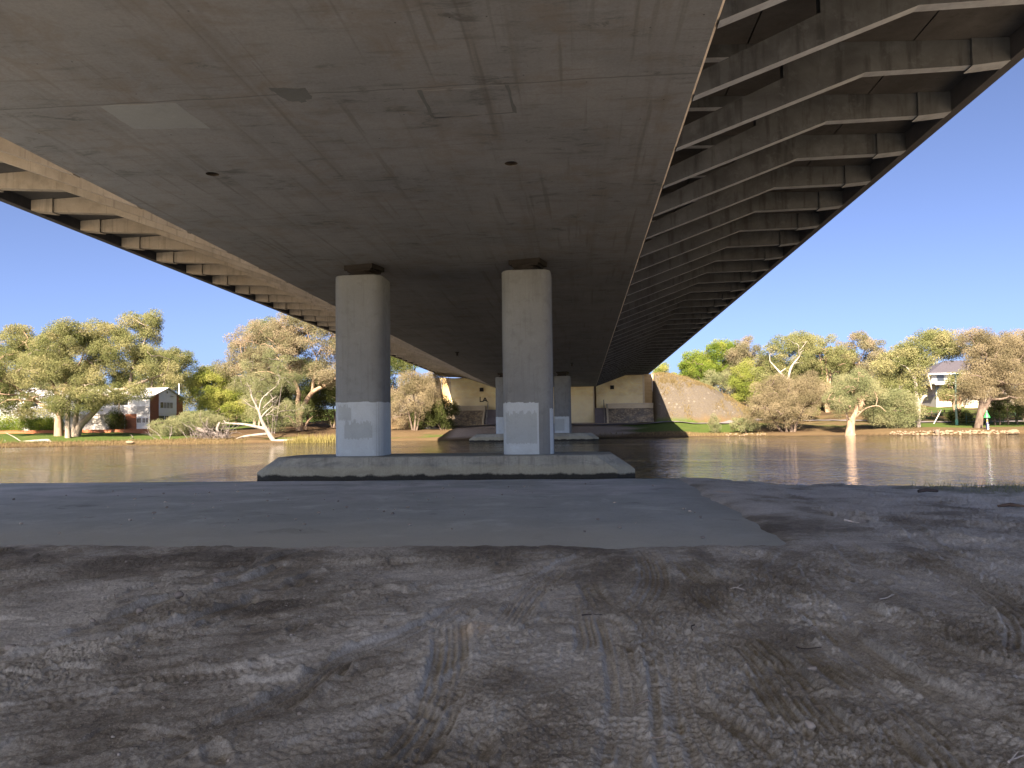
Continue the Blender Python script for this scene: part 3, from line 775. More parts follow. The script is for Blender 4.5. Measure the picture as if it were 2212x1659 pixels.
TRACKS = [   # (points on the ground, width, depth, lug)
    ([(-3.44, 4.35), (-3.14, 4.6), (-2.7, 4.8), (-2.16, 4.96), (-1.65, 5.33), (-1.25, 5.75), (-0.7, 6.6)], 0.26, 0.030, 0.008),
    ([(-3.6, 4.0), (-2.84, 4.44), (-2.24, 4.62), (-1.55, 4.85), (-0.9, 5.3)], 0.22, 0.022, 0.006),
    ([(-4.4, 4.6), (-4.02, 5.07), (-3.75, 5.41), (-3.48, 5.73), (-3.14, 6.3), (-2.98, 7.38), (-2.82, 8.59)], 0.24, 0.035, 0.004),
    ([(-4.6, 5.0), (-4.0, 5.58), (-3.9, 6.28), (-3.7, 6.96), (-3.42, 7.81), (-3.2, 9.0)], 0.22, 0.030, 0.004),
    ([(-2.1, 3.5), (-1.83, 4.22), (-1.71, 4.59), (-1.6, 5.33), (-1.3, 5.9), (-1.0, 7.0)], 0.24, 0.030, 0.010, 'ribbed'),
    ([(-1.6, 3.5), (-1.16, 4.05), (-0.86, 4.5), (-0.6, 5.4)], 0.24, 0.022, 0.008),
    ([(-5.2, 8.2), (-4.37, 8.43), (-4.0, 8.57), (-3.19, 8.58), (-1.6, 8.9)], 0.26, 0.025, 0.006),
    ([(-3.75, 7.7), (-3.68, 8.17), (-3.56, 9.18), (-3.3, 9.9)], 0.24, 0.025, 0.008),
    ([(0.12, 3.2), (0.17, 3.8), (0.22, 4.26), (0.24, 5.07), (0.2, 6.3), (0.0, 8.0)], 0.22, 0.022, 0.012),
    ([(0.40, 3.2), (0.42, 3.81), (0.46, 4.54), (0.49, 4.99), (0.5, 5.6)], 0.20, 0.026, 0.013),
    ([(0.62, 3.3), (0.58, 3.82), (0.55, 4.21), (0.59, 4.82), (0.7, 5.5)], 0.18, 0.020, 0.010),
    ([(1.25, 3.9), (1.21, 4.37), (1.21, 4.89), (1.21, 5.46), (1.15, 6.2)], 0.30, 0.024, 0.014, 'ribbed'),
    ([(1.07, 4.1), (1.06, 4.43), (1.06, 4.97), (1.08, 5.5)], 0.16, 0.020, 0.012, 'ribbed'),
    ([(2.5, 3.7), (2.21, 4.21), (2.05, 4.62), (1.89, 5.19), (1.88, 6.06), (1.9, 7.2)], 0.26, 0.030, 0.007, 'ribbed'),
    ([(3.0, 4.5), (2.67, 5.05), (2.46, 5.51), (2.33, 6.14), (2.3, 7.4), (2.5, 9.0)], 0.26, 0.026, 0.007),
    ([(0.60, 4.75), (0.65, 4.52), (0.79, 4.07), (0.92, 3.6)], 0.14, 0.040, 0.004),
    ([(0.0, 7.0), (0.03, 6.34), (0.06, 5.63), (0.0, 5.2)], 0.24, 0.014, 0.010, 'ribbed'),
    ([(1.08, 9.2), (1.14, 8.64), (1.2, 7.91), (1.35, 7.4)], 0.34, 0.024, 0.012, 'ribbed'),
    ([(1.1, 7.4), (1.14, 6.92), (1.21, 6.45), (1.3, 6.0)], 0.34, 0.018, 0.014, 'ribbed'),
    ([(3.2, 6.2), (3.0, 7.4), (3.1, 9.2), (3.6, 11.5), (4.6, 14.0)], 0.26, 0.022, 0.006),
    ([(4.6, 6.5), (4.2, 8.0), (4.3, 10.0), (5.0, 12.5)], 0.26, 0.022, 0.006),
    ([(-0.6, 6.0), (-0.5, 7.2), (-0.2, 8.6), (0.4, 9.8)], 0.26, 0.016, 0.012, 'ribbed'),
    ([(2.0, 8.4), (2.6, 9.6), (3.6, 10.6), (5.4, 11.3)], 0.26, 0.022, 0.006),
    ([(1.62, 3.5), (1.66, 4.2), (1.60, 5.0), (1.52, 5.8)], 0.30, 0.016, 0.012, 'ribbed'),
    ([(-0.9, 3.4), (-0.82, 4.2), (-0.9, 5.2), (-1.1, 6.4)], 0.26, 0.014, 0.010, 'ribbed'),
    ([(2.9, 5.4), (3.4, 6.4), (3.7, 7.8), (3.8, 9.6)], 0.30, 0.018, 0.011, 'ribbed'),
    ([(0.5, 6.8), (0.7, 7.8), (0.75, 8.9), (0.7, 9.9)], 0.30, 0.014, 0.011, 'ribbed'),
]

def bank_edge(x):                  # where the near bank drops to the river
    x = np.asarray(x, float)
    e = np.where(x < 2.8, 21.75, 21.75 - 0.20 * (x - 2.8))
    return e + 0.18 * pnoise(x * 0.7, x * 0 + 3.1, 5) * sstep(2.0, 4.0, x)

def ground_h(x, y):
    h = 0.035 * fbm(x * 0.55, y * 0.55, 3, 11)
    # chopped, trampled sand: clods and hollows, rougher in patches and to the right
    rough = np.clip(0.45 + 0.9 * pnoise(x * 0.45 + 4, y * 0.38 + 2, 21) + 0.16 * np.clip(x, -3, 2), 0.05, 1.3)
    h = h + 0.022 * rough * fbm(x * 2.6, y * 2.6, 3, 31)
    n1 = pnoise(x * 9, y * 9, 41); n2 = pnoise(x * 19 + 3, y * 19, 42); n3 = pnoise(x * 38, y * 38 + 7, 43)
    n4 = pnoise(x * 64 + 3, y * 52, 46)
    h = h + rough * (0.009 * np.abs(n1) + 0.009 * n2 + 0.0075 * n3 * (y < 9) + 0.004 * n4 * (y < 6.5)) + 0.0022 * n3 * (y < 8)
    clod = np.clip(pnoise(x * 13 + 9, y * 13, 44) - 0.22, 0, 1) * np.clip(pnoise(x * 1.1, y * 1.0 + 5, 45) + 0.1 * x, 0, 1)
    cl2 = np.clip(pnoise(x * 27, y * 27 + 4, 47) - 0.12, 0, 1) * np.clip(pnoise(x * 0.9 + 7, y * 0.8, 48) + 0.15 + 0.10 * x, 0, 1)
    h = h + 0.036 * clod + 0.034 * cl2 * (y < 8.5)
    # crusty crumbs with steep sides, in patches
    pt = np.clip(pnoise(x * 0.7 + 11, y * 0.6, 49) * 1.6 + 0.18 + 0.16 * np.clip(x, -3, 2), 0, 1)
    cr = sstep(0.10, 0.22, pnoise(x * 17 + 5, y * 15, 61)) * 0.010 + sstep(0.12, 0.26, pnoise(x * 33, y * 29 + 8, 62)) * 0.0085 * (y < 9) + sstep(0.1, 0.25, pnoise(x * 58 + 2, y * 50, 63)) * 0.005 * (y < 6.5)
    h = h + cr * (0.25 + pt)
    # sharp little scarps where the crust has broken
    sc_ = pnoise(x * 1.6 + 0.5 * pnoise(x * 3, y * 3, 64), y * 2.3, 65)
    h = h + 0.030 * sstep(-0.02, 0.03, sc_) * np.clip(pnoise(x * 0.8, y * 0.7 + 3, 66) * 2, 0, 1)
    # furrows and little slumped ridges raked from lower left to upper right
    m = sstep(0.6, -1.2, x) * sstep(9.5, 8.0, y)
    c, s_ = math.cos(R(38)), math.sin(R(38))
    a, b = x * c + y * s_, -x * s_ + y * c
    b2 = b + 0.10 * pnoise(a * 0.8, b * 1.5, 51)
    f = fbm(a * 0.5, b2 * 3.2, 3, 52)
    h = h + m * (0.030 * np.clip(f, -0.5, 1) + 0.018 * (1 - np.abs(pnoise(a * 0.7, b2 * 4.6, 53)) * 2.2))
    # the right hand side raked the other way
    m = sstep(1.2, 2.2, x) * sstep(14, 9, y)
    c, s_ = math.cos(R(118)), math.sin(R(118))
    a, b = x * c + y * s_, -x * s_ + y * c
    h = h + m * 0.022 * fbm(a * 0.5, b * 3.4, 3, 56)
    return h

def tread(x, y, h):
    for ti, tr in enumerate(TRACKS):
        pts, w, dep, lug = tr[:4]; ribbed = len(tr) > 4
        P = bez(pts, 14)
        sel = (x > P[:, 0].min() - w) & (x < P[:, 0].max() + w) & (y > P[:, 1].min() - w) & (y < P[:, 1].max() + w)
        idx = np.nonzero(sel)[0]
        if len(idx) == 0: continue
        px, py = x[idx], y[idx]
        best = np.full(len(idx), 9.0); U = np.zeros(len(idx)); SS = np.zeros(len(idx)); acc = 0.0; tot = 0
        seg = np.hypot(*(P[1:] - P[:-1]).T); tot = seg.sum()
        for (ax, ay), (bx, by), L in zip(P[:-1], P[1:], seg):
            if L < 1e-6: continue
            dx, dy = (bx - ax) / L, (by - ay) / L
            near = (np.abs(px - (ax + bx) / 2) < L + w) & (np.abs(py - (ay + by) / 2) < L + w)
            qx, qy = px[near] - ax, py[near] - ay
            t = np.clip(qx * dx + qy * dy, 0, L)
            ex, ey = qx - t * dx, qy - t * dy
            dd = np.hypot(ex, ey); sgn = np.sign(dx * qy - dy * qx)
            k = np.nonzero(near)[0]; up = dd < best[k]
            k2 = k[up]; best[k2] = dd[up]; U[k2] = (dd * sgn)[up]; SS[k2] = (acc + t)[up]
            acc += L
        fade = sstep(0, 0.35, SS) * sstep(tot, tot - 0.5, SS)
        fade = fade * np.clip(0.85 + 0.8 * pnoise(px * 2.2, py * 1.6, 60 + ti), 0.0, 1.0)
        au = np.abs(U)
        inside = sstep(w / 2 + 0.02, w / 2 - 0.02, au)
        ridge = np.exp(-((au - w / 2 - 0.035) / 0.03) ** 2) * (0.6 + 0.8 * pnoise(px * 8, py * 8, 70))
        lg = np.tanh(2.2 * np.sin(2 * PI * (SS + au * 0.35) / 0.062))
        if ribbed: lg = 1.5 * np.tanh(1.8 * np.cos(2 * PI * U / (w / 5.0))) * np.clip(0.8 + pnoise(px * 9, py * 9, 72), 0.2, 1.2)
        groove = np.exp(-((au - w * 0.17) / 0.010) ** 2)
        dz = -dep * inside + dep * 0.75 * ridge + inside * (lug * lg * 0.6 + lug * 1.3 * groove)
        h[idx] = h[idx] * (1 - 0.68 * inside * fade) + dz * 0.95 * fade
    return h

PR = np.random.RandomState(3)
PRINTS = [(PR.uniform(-4.4, 3.2), PR.uniform(3.3, 9.5), PR.uniform(0, PI), PR.uniform(0.8, 1.3)) for _ in range(110)]
def prints(x, y, h):               # footprints and scuffed hollows
    for fx, fy, a, k in PRINTS:
        sel = np.nonzero((np.abs(x - fx) < 0.3) & (np.abs(y - fy) < 0.3))[0]
        if len(sel) == 0: continue
        u = (x[sel] - fx) * math.cos(a) + (y[sel] - fy) * math.sin(a); v = -(x[sel] - fx) * math.sin(a) + (y[sel] - fy) * math.cos(a)
        q = np.sqrt((u / (0.13 * k)) ** 2 + (v / (0.055 * k)) ** 2)
        h[sel] += -0.020 * np.exp(-q ** 4) + 0.010 * np.exp(-((q - 1.35) / 0.28) ** 2)
    return h

def ground_full(x, y):
    h = ground_h(x, y)
    h = tread(x, y, h)
    h = prints(x, y, h)
    # sand keeps low under the asphalt and laps raggedly over its edges
    ex = 2.52 + 0.10 * pnoise(y * 0.9, y * 0, 80)
    ins = sstep(-0.35, 0.25, y - 10.15 - 0.18 * pnoise(x * 1.4, y * 0.2, 81) - 0.08 * pnoise(x * 6, y, 84)) * sstep(0.30, -0.15, x - ex - 0.06 * pnoise(x, y * 1.5, 82))
    h = h * (1 - 0.75 * sstep(9.0, 10.6, y) * (x < 4)) + 0.028 * sstep(8.2, 9.6, y) * (1 - ins) * (x < 4)
    h = h * (1 - ins) - 0.05 * ins
    # the right hand part falls gently to the water's edge
    fr = sstep(2.6, 6.0, x) * np.clip((y - 11.0) / 9.0, 0, 1.5)
    h = h - 0.16 * fr + 0.02 * sstep(2.6, 3.4, x) * sstep(11, 15, y)
    e = bank_edge(x)
    h = h - 1.2 * sstep(0.0, 0.9, y - e)
    return h

def near_ground():
    rows = [1.9]
    while rows[-1] < 23.4:
        y = rows[-1]; rows.append(y + max(0.0085, y * y / 1229 * 0.62))
    rows = np.array(rows); nc = 1250
    t = np.linspace(0, 1, nc)
    X, Y = [], []
    for y in rows:
        a, b = -(1.3 + 0.84 * y), 0.9 + 0.62 * y
        X.append(a + (b - a) * t); Y.append(np.full(nc, y))
    X = np.concatenate(X); Y = np.concatenate(Y); nr = len(rows)
    H = ground_full(X, Y)
    edge = np.minimum(np.tile(np.minimum(t, 1 - t), nr) * 60, np.repeat((rows - 1.9) * 8, nc))
    H = H - 0.12 * (1 - np.clip(edge, 0, 1))
    # wet, dug-over sand is darker than the dry crust
    dp = 0.43 + 0.40 * fbm(X * 0.55 + 2, Y * 0.42, 3, 91) + 0.30 * pnoise(X * 1.7, Y * 1.3, 95)
    dp += 0.25 * np.exp(-((Y - 9.3 - 0.3 * X * 0.2) / 0.8) ** 2) * (X < 1.5) - 0.22 * sstep(11, 15, Y) - 0.10 * sstep(-0.5, -2.5, X) * sstep(7.5, 5.5, Y)
    dp += 0.30 * np.exp(-(((X - 2.9) / 1.6) ** 2 + ((Y - 11.8) / 1.2) ** 2)) - 0.25 * np.exp(-(((X - 4.2) / 1.4) ** 2 + ((Y - 8.6) / 1.0) ** 2))
    gr = sstep(0.0, 0.5, (X - 8.2) / 3 + (Y - 17.5) / 6 + 0.5 * fbm(X * 1.2, Y * 1.2, 3, 97)) * (X > 6.5) * 0.6
    i = np.arange(nr - 1)[:, None] * nc + np.arange(nc - 1)[None, :]
    F = np.stack([i, i + 1, i + nc + 1, i + nc], -1).reshape(-1, 4)
    V = np.stack([X, Y, H], 1)
    # the wider bank round about, a hand's breadth lower so that it never pokes through
    gx = np.concatenate([np.linspace(-420, -40, 14), np.linspace(-36, 36, 60), np.linspace(44, 420, 14)])
    gy = np.concatenate([np.linspace(-400, -40, 10), np.linspace(-36, 16, 36), np.linspace(17, 24.5, 26)])
    GX, GY = np.meshgrid(gx, gy); sh = GX.shape; GX = GX.ravel(); GY = GY.ravel()
    GH = -0.09 + 0.03 * fbm(GX * 0.2, GY * 0.2, 3, 99) - 0.16 * sstep(2.6, 6, GX) * np.clip((GY - 11) / 9, 0, 1.5) - 1.3 * sstep(-0.2, 0.8, GY - np.clip(bank_edge(GX), 17.0, 22)) - 0.04
    far = np.maximum(np.abs(GX), np.abs(GY)); GH += 0.05 * sstep(25, 60, far)
    n0 = len(V)
    i = np.arange(sh[0] - 1)[:, None] * sh[1] + np.arange(sh[1] - 1)[None, :]
    F2 = np.stack([i, i + 1, i + sh[1] + 1, i + sh[1]], -1).reshape(-1, 4) + n0
    V = np.concatenate([V, np.stack([GX, GY, GH], 1)]); F = np.concatenate([F, F2])
    dp = np.concatenate([dp, np.where(far > 16, -0.35, 0.3)]); gr = np.concatenate([gr, 0.0 * GX])  # out-of-view bank made extra pale and warm to throw light under the deck
    me = np_mesh('sandy_ground', V, F, M['sand'], True, [('damp_and_bounce', 'POINT', np.clip(dp, -0.4, 1)), ('grass', 'POINT', np.clip(gr, 0, 1))])
    structure(link('sandy_ground', me))
near_ground()
def gz(x, y): return float(ground_full(np.array([x], float), np.array([y], float))[0])

def asphalt():
    xs = np.linspace(-34, 2.75, 150); ys = np.linspace(9.6, 21.8, 60)
    X, Y = np.meshgrid(xs, ys); sh = X.shape; X = X.ravel(); Y = Y.ravel()
    Hh = 0.012 * fbm(X * 0.5, Y * 0.5, 3, 101) - 0.003
    i = np.arange(sh[0] - 1)[:, None] * sh[1] + np.arange(sh[1] - 1)[None, :]
    F = np.stack([i, i + 1, i + sh[1] + 1, i + sh[1]], -1).reshape(-1, 4)
    V = np.stack([X, Y, Hh], 1); n0 = len(V)
    # its broken river edge drops to the water
    top = [j + (sh[0] - 1) * sh[1] for j in range(sh[1])]
    low = np.array([[V[j][0], V[j][1] + 0.12, -1.2] for j in top])
    F3 = np.array([[top[j], top[j + 1], n0 + j + 1, n0 + j] for j in range(sh[1] - 1)])
    me = np_mesh('asphalt_apron', np.concatenate([V, low]), np.concatenate([F, F3]), M['asphalt'], True)
    structure(link('asphalt_apron', me))
asphalt()

# ------------------------------------------------------------------ river
structure(MB().grid([[(x, y, WZ) for y in (17, 60, 100, 150)] for x in (-500, -150, 0, 150, 500)]).build('river', M['water']))

# ------------------------------------------------------------------ far bank terrain
SHX = [-500, -110, -70, -65, -59.7, -53, -46, -39.5, -33, -27, -18.4, -14.8, 6.7, 13.9, 20.7, 26.4, 33.7, 37.2, 42.9, 49.6, 60, 120, 500]
SHY = [60, 80, 87.6, 90.7, 93, 93.8, 94.8, 96.9, 96.5, 97.5, 99, 98.5, 100, 102.6, 103, 100.5, 100.2, 96.5, 94.8, 94, 93, 85, 60]
def shore(x): return np.interp(x, SHX, SHY) + 0.35 * pnoise(np.asarray(x, float) * 0.35, np.asarray(x, float) * 0, 110)
def terrain(x, y):
    x = np.asarray(x, float); y = np.asarray(y, float)
    d = y - shore(x)
    st = np.interp(x, [-100, -46, -40, -20, -14, 12, 16, 34, 38, 60], [0.5, 0.5, 0.18, 0.12, 0.45, 0.45, 0.14, 0.14, 0.42, 0.42])
    s1 = np.interp(x, [-100, -60, -42, -14, 8, 14, 20, 30, 37, 50, 100], [0.045, 0.045, 0.07, 0.085, 0.085, 0.14, 0.12, 0.11, 0.06, 0.054, 0.05])
    s2 = np.interp(x, [-60, -40, 10, 30, 100], [0.03, 0.05, 0.05, 0.10, 0.10])
    h = WZ + st * sstep(0, 0.9, d) + s1 * np.clip(d, 0, 18) + s2 * np.clip(d - 18, 0, 60) + 0.03 * np.clip(d - 78, 0, 300) + 0.14 * np.minimum(d, 0)
    h = np.maximum(h, -3.0)
    h += 0.10 * fbm(x * 0.25, y * 0.25, 3, 120) * sstep(1, 8, d)
    # house platform held by the red wall
    pl = sstep(111.0, 111.35, y) * sstep(-62.5, -64.5, x) * sstep(150, 135, y)
    h = h * (1 - pl) + 1.35 * pl
    # road embankment behind the abutment, its rounded shoulders spilling towards the river
    dx = np.clip(np.abs(x - XM) - 16.9, 0, None); dy = np.clip(122.6 - y, 0, None)
    fc = np.maximum(dx, 0)
    cone = 9.0 - 0.155 * np.hypot(0.47 * dx, 1.10 * dy) ** 1.9 + 0.25 * fbm(x * 0.4, y * 0.4, 4, 125)
    inside = (np.abs(x - XM) < 16.9) & (y < 122.7)
    h = np.where(inside, np.minimum(np.maximum(h, -3), 1.45), np.maximum(h, np.minimum(cone, 9.0)))
    return h
def tz(x, y): return float(terrain(np.array([x]), np.array([y]))[0])

def far_bank():
    xs = np.concatenate([np.linspace(-520, -112, 30), np.arange(-110, 90, 0.5), np.linspace(92, 520, 30)])
    ys = np.concatenate([np.linspace(45, 84, 14), np.arange(85, 128, 0.5), np.linspace(129, 190, 50), np.linspace(200, 900, 30)])
    X, Y = np.meshgrid(xs, ys); sh = X.shape; X = X.ravel(); Y = Y.ravel()
    H = terrain(X, Y); d = Y - shore(X)
    nz = fbm(X * 0.18, Y * 0.3, 3, 130)
    g = 0.95 * sstep(-48, -56, X) * sstep(0.8, 2.2, d)
    g = np.maximum(g, sstep(2.5, 8, X) * sstep(24.5, 22, X) * sstep(2.0, 3.4, d) * sstep(117, 115, Y))
    g = np.maximum(g, (0.42 + 0.25 * nz) * sstep(22, 26, X) * sstep(5.0, 7.5, d))
    g = np.maximum(g, 0.85 * sstep(40, 46, X) * sstep(6, 9, d) * sstep(112, 110, Y))
    g = np.maximum(g, 0.9 * sstep(46, 50, X) * sstep(113, 116, Y) * sstep(140, 132, Y))
    g = np.maximum(g, (0.36 + 0.5 * nz) * sstep(-15, -18, X) * sstep(-46, -40, X) * sstep(1.2, 3, d) * sstep(9, 6, d))
    g = np.maximum(g, 0.55 * sstep(140, 170, Y))
    stn = sstep(10.6, 11.6, X) * sstep(1.7, 2.3, H) * sstep(31, 27, X) * sstep(113.5, 115.5, Y) * sstep(150, 140, Y)
    stn = np.maximum(stn, sstep(-21.4, -22.2, X) * sstep(2.2, 3.2, H) * sstep(-42, -36, X) * sstep(109, 112, Y) * sstep(150, 140, Y))
    lit = sstep(0.45, 0.75, 0.5 + 0.7 * nz) * sstep(30, 36, X) * sstep(112, 116, Y) * 0.9
    lit = np.maximum(lit, sstep(-60, -54, X) * sstep(-30, -36, X) * sstep(6, 12, d) * 0.75)
    lit = np.maximum(lit, 0.7 * np.exp(-(((X - 26) / 5) ** 2 + ((Y - 104.5) / 2.0) ** 2)))
    lit = np.maximum(lit, 0.6 * np.exp(-(((X + 26) / 5) ** 2 + ((Y - 112) / 3.0) ** 2)))
    bare = sstep(-18.6, -17.0, X + 0.1 * (Y - 105)) * sstep(8.5, 4.0, X + 2 * nz) * sstep(0.3, 1.2, d) * sstep(123, 122, Y)
    g = g * (1 - bare)
    wet = sstep(0.5, -0.1, d) * np.where((X > -60) & (X < -14), 0.5, 0.85)
    i = np.arange(sh[0] - 1)[:, None] * sh[1] + np.arange(sh[1] - 1)[None, :]
    F = np.stack([i, i + 1, i + sh[1] + 1, i + sh[1]], -1).reshape(-1, 4)
    me = np_mesh('far_bank', np.stack([X, Y, H], 1), F, M['bank'], True, [('grass', 'POINT', np.clip(g, 0, 1)), ('stony', 'POINT', stn), ('litter', 'POINT', np.clip(lit, 0, 1)), ('wet', 'POINT', wet), ('bare', 'POINT', bare)])
    structure(link('far_bank', me))
far_bank()

def ribbon(name, pts, w, mat):
    P = bez(pts, 12); L, Rr = [], []
    for i, p in enumerate(P):
        d = P[min(i + 1, len(P) - 1)] - P[max(i - 1, 0)]; d = d / np.linalg.norm(d); n = np.array([-d[1], d[0]])
        for lst, sg in ((L, 1), (Rr, -1)):
            q = p + n * sg * w / 2; lst.append((q[0], q[1], max(tz(*q), tz(*p)) + 0.03))
    structure(MB().grid([[a, b] for a, b in zip(L, Rr)][::-1], True).build(name, mat))
ribbon('footpath', [(13.5, 114.2), (18, 114.6), (24, 116.8), (30, 119.5), (37, 119), (43, 114.5), (48, 112.3), (60, 111), (90, 110)], 2.2, M['path'])
ribbon('footpath', [(-24, 114.6), (-15, 114.6), (-5, 114.4), (4, 114.3), (13.5, 114.2)], 2.4, M['darkpath'])

# ------------------------------------------------------------------ trees
def rs(seed): return np.random.RandomState(seed)

def leaf_mesh(name, clumps, mat, per, size, seed, droop=0.4, squash=0.75, aspect=0.5):
    """clumps: rows of x, y, z, radius, tint; many leaf sized faces through each clump's volume"""
    g = rs(seed)
    C = np.asarray(clumps, float)
    size = size * 0.60; cnt = np.maximum(10, (per * 4.6 * C[:, 3] ** 2).astype(int))
    idx = np.repeat(np.arange(len(C)), cnt); n = len(idx)
    u = g.normal(size=(n, 3)); u /= np.linalg.norm(u, axis=1)[:, None]
    rad = g.uniform(0.12, 1.0, n) ** 0.5 * g.uniform(0.85, 1.18, n)
    off = u * (rad * C[idx, 3])[:, None]; off[:, 2] *= squash
    off[:, 2] -= droop * 0.35 * C[idx, 3] * (rad ** 2) * g.uniform(0, 1, n)
    p = C[idx, :3] + off
    a = g.normal(size=(n, 3)); a[:, 2] -= droop * 1.6; a /= np.linalg.norm(a, axis=1)[:, None]
    b = np.cross(a, g.normal(size=(n, 3))); b /= np.linalg.norm(b, axis=1)[:, None]
    L = (size * g.uniform(0.6, 1.35, n))[:, None]
    a = a * L * 0.5; b = b * L * 0.5 * aspect
    V = np.stack([p - a, p + b - a * 0.1, p + a, p - b - a * 0.1], 1).reshape(-1, 3)
    F = np.arange(n * 4).reshape(-1, 4)
    tint = np.clip(C[idx, 4] + g.normal(0, 0.09, n), 0, 1)
    return np_mesh(name, V, F, mat, False, [('tint', 'FACE', tint)])

def crown_clumps(lobes, seed, rc=0.95):
    """lobes: (cx, cy, cz, rx, ry, rz, n) in the tree's own frame"""
    g = rs(seed); out = []
    for cx, cy, cz, rx, ry, rz, n in lobes:
        m = 0; tries = 0; pts = []
        while m < n and tries < n * 30:
            tries += 1
            u = g.normal(size=3); u /= np.linalg.norm(u)
            r = g.uniform(0.25, 1.0) ** 0.45
            if u[2] < -0.35 and g.uniform() < 0.55: continue
            q = np.array([cx + u[0] * rx * r, cy + u[1] * ry * r, cz + u[2] * rz * r])
            if any(np.sum((q - w) ** 2) < (rc * 0.75) ** 2 for w in pts): continue
            pts.append(q); m += 1
            out.append((*q, rc * g.uniform(0.75, 1.5), np.clip(0.5 + 0.30 * g.normal(), 0, 1)))
    return np.array(out)

def curve(p, q, lift, wob, g, n=6):
    p, q = np.array(p, float), np.array(q, float); L = np.linalg.norm(q - p)
    pts = []
    for i in range(n + 1):
        t = i / n
        c = p + (q - p) * t
        c = c + np.array([0, 0, lift * L]) * math.sin(PI * t) + g.normal(0, wob * L, 3) * math.sin(PI * t)
        pts.append(c)
    return pts

def make_tree(name, label, loc, lobes, leaf, bark, seed, trunks, rc=0.95, per=95, size=0.30, droop=0.4, limbs=12, limb_r=0.19, extra=None, cat='tree', group=None, twigs=0.5, squash=0.75, aspect=0.5):
    """trunks: list of (points, radii) in the tree's own frame; limbs grow from the trunks' upper parts to the clumps"""
    x, y = loc; z = tz(x, y) - 0.08
    t = thing(name, label, cat, (x, y, z), group)
    g = rs(seed + 500)
    cl = crown_clumps(lobes, seed, rc)
    mb = MB()
    spine = []
    for pts, rad in trunks:
        P = bez(pts, 5); rr_ = np.interp(np.linspace(0, 1, len(P)), np.linspace(0, 1, len(rad)), rad)
        mb.tube(P, list(rr_), 9)
        for k in range(int(len(P) * 0.45), len(P)): spine.append((P[k], rr_[k]))
    if not spine: spine = [(np.array([0, 0, 0.2]), 0.1)]
    SP = np.array([p for p, r in spine])
    # main limbs: spread-out clumps chosen by farthest point sampling
    nodes = [p for p in SP]; nrad = [r for p, r in spine]
    if len(cl):
        ch = [int(g.randint(len(cl)))]
        D = np.linalg.norm(cl[:, :3] - cl[ch[0], :3], axis=1)
        while len(ch) < min(limbs, len(cl)):
            k = int(D.argmax()); ch.append(k); D = np.minimum(D, np.linalg.norm(cl[:, :3] - cl[k, :3], axis=1))
        for k in ch:
            q = cl[k, :3]
            w = np.linalg.norm(SP - q, axis=1) + 1.2 * np.clip(SP[:, 2] - q[2] + 0.5, 0, None)
            j = int(w.argmin()); p = SP[j]
            C = curve(p, q, 0.08, 0.05, g, 7)
            if k % 3 != 0 and len(trunks) and limb_r > 0.1: C = [c + np.array([0, -1.5 * math.sin(PI * i / 7.0 * 0.9), 0]) for i, c in enumerate(C)]
            r0_ = min(limb_r, spine[j][1] * 0.8)
            R_ = [r0_ * (1 - 0.82 * i / 7) for i in range(8)]
            mb.tube(C, R_, 6)
            nodes += C[2:]; nrad += R_[2:]
        ND = np.array(nodes)
        for k in range(len(cl)):
            if g.uniform() > twigs: continue
            q = cl[k, :3]; j = int(np.linalg.norm(ND - q, axis=1).argmin())
            mb.tube(curve(ND[j], q, 0.05, 0.08, g, 3), [min(0.07, nrad[j]), 0.055, 0.045, 0.03], 4)
    if extra:
        for pts, rad in extra:
            P = bez(pts, 4); mb.tube(P, list(np.interp(np.linspace(0, 1, len(P)), np.linspace(0, 1, len(rad)), rad)), 6)
    if mb.v: mb.build('trunk', M[bark], t)
    if len(cl): link('crown', leaf_mesh('crown', cl, M[leaf], per, size, seed + 900, droop, squash, aspect), t)
    return t

def rel(loc, pts):
    """world x, z pairs measured for a trunk become points in the tree's frame"""
    x, y = loc; z = tz(x, y) - 0.08
    return [(p[0] - x, p[1] - y, p[2] - z) for p in pts]

# --- left bank
loc = (-73.5, 103)
make_tree('gum_tree', 'broad olive gum with a thick dark trunk, leftmost behind the fallen branch on the lawn', loc,
          [(-4.5, 0, 9.4, 6.2, 5, 4.6, 70), (-10, 1, 9.5, 5.5, 5, 5.2, 62), (-7.5, -1, 4.8, 5.5, 4, 2.0, 34), (-6.5, 0, 14.3, 2.6, 2.6, 1.8, 16), (0, 0, 12.6, 3.4, 3, 2.8, 24)], 'leaf_olive', 'bark_tan', 11,
          [([(0, 0, 0), (-0.05, 0, 2.4), (0.3, 0, 4.6), (-1.2, 0, 7.5), (-2.8, 0, 10)], (0.62, 0.5, 0.42, 0.3, 0.16)), ([(0.3, 0, 4.2), (1.4, -.5, 7.5), (2, 0, 10.5)], (0.34, 0.26, 0.12)), ([(-0.1, 0, 3.2), (-4, -0.5, 5.5), (-7, 0, 7.5)], (0.28, 0.2, 0.1))], limbs=18)
loc = (-69.3, 99)
make_tree('gum_tree', 'olive gum with a slim pale trunk standing nearest the water on the left lawn', loc,
          [(0.2, 0, 13.0, 4.6, 4, 3.0, 44), (-2.5, -0.5, 9.0, 4.6, 4, 3.0, 42), (3.4, -0.5, 6.2, 3.6, 3, 2.4, 26), (0.0, -1.2, 4.3, 2.8, 2, 1.3, 12)], 'leaf_olive', 'bark_pale', 12,
          [([(0, 0, -0.1), (-0.08, 0, 2.3), (0.0, 0, 4.7), (0.8, 0, 6.8), (-0.4, 1, 8.6), (-1.1, 1, 10), (-2.2, 1, 12.4), (-1.4, 1, 13.6)], (0.40, 0.30, 0.27, 0.24, 0.22, 0.18, 0.13, 0.08)), ([(-0.4, 1, 8.6), (1.4, 0, 10), (2.3, 0, 12)], (0.2, 0.14, 0.06))], limbs=14)
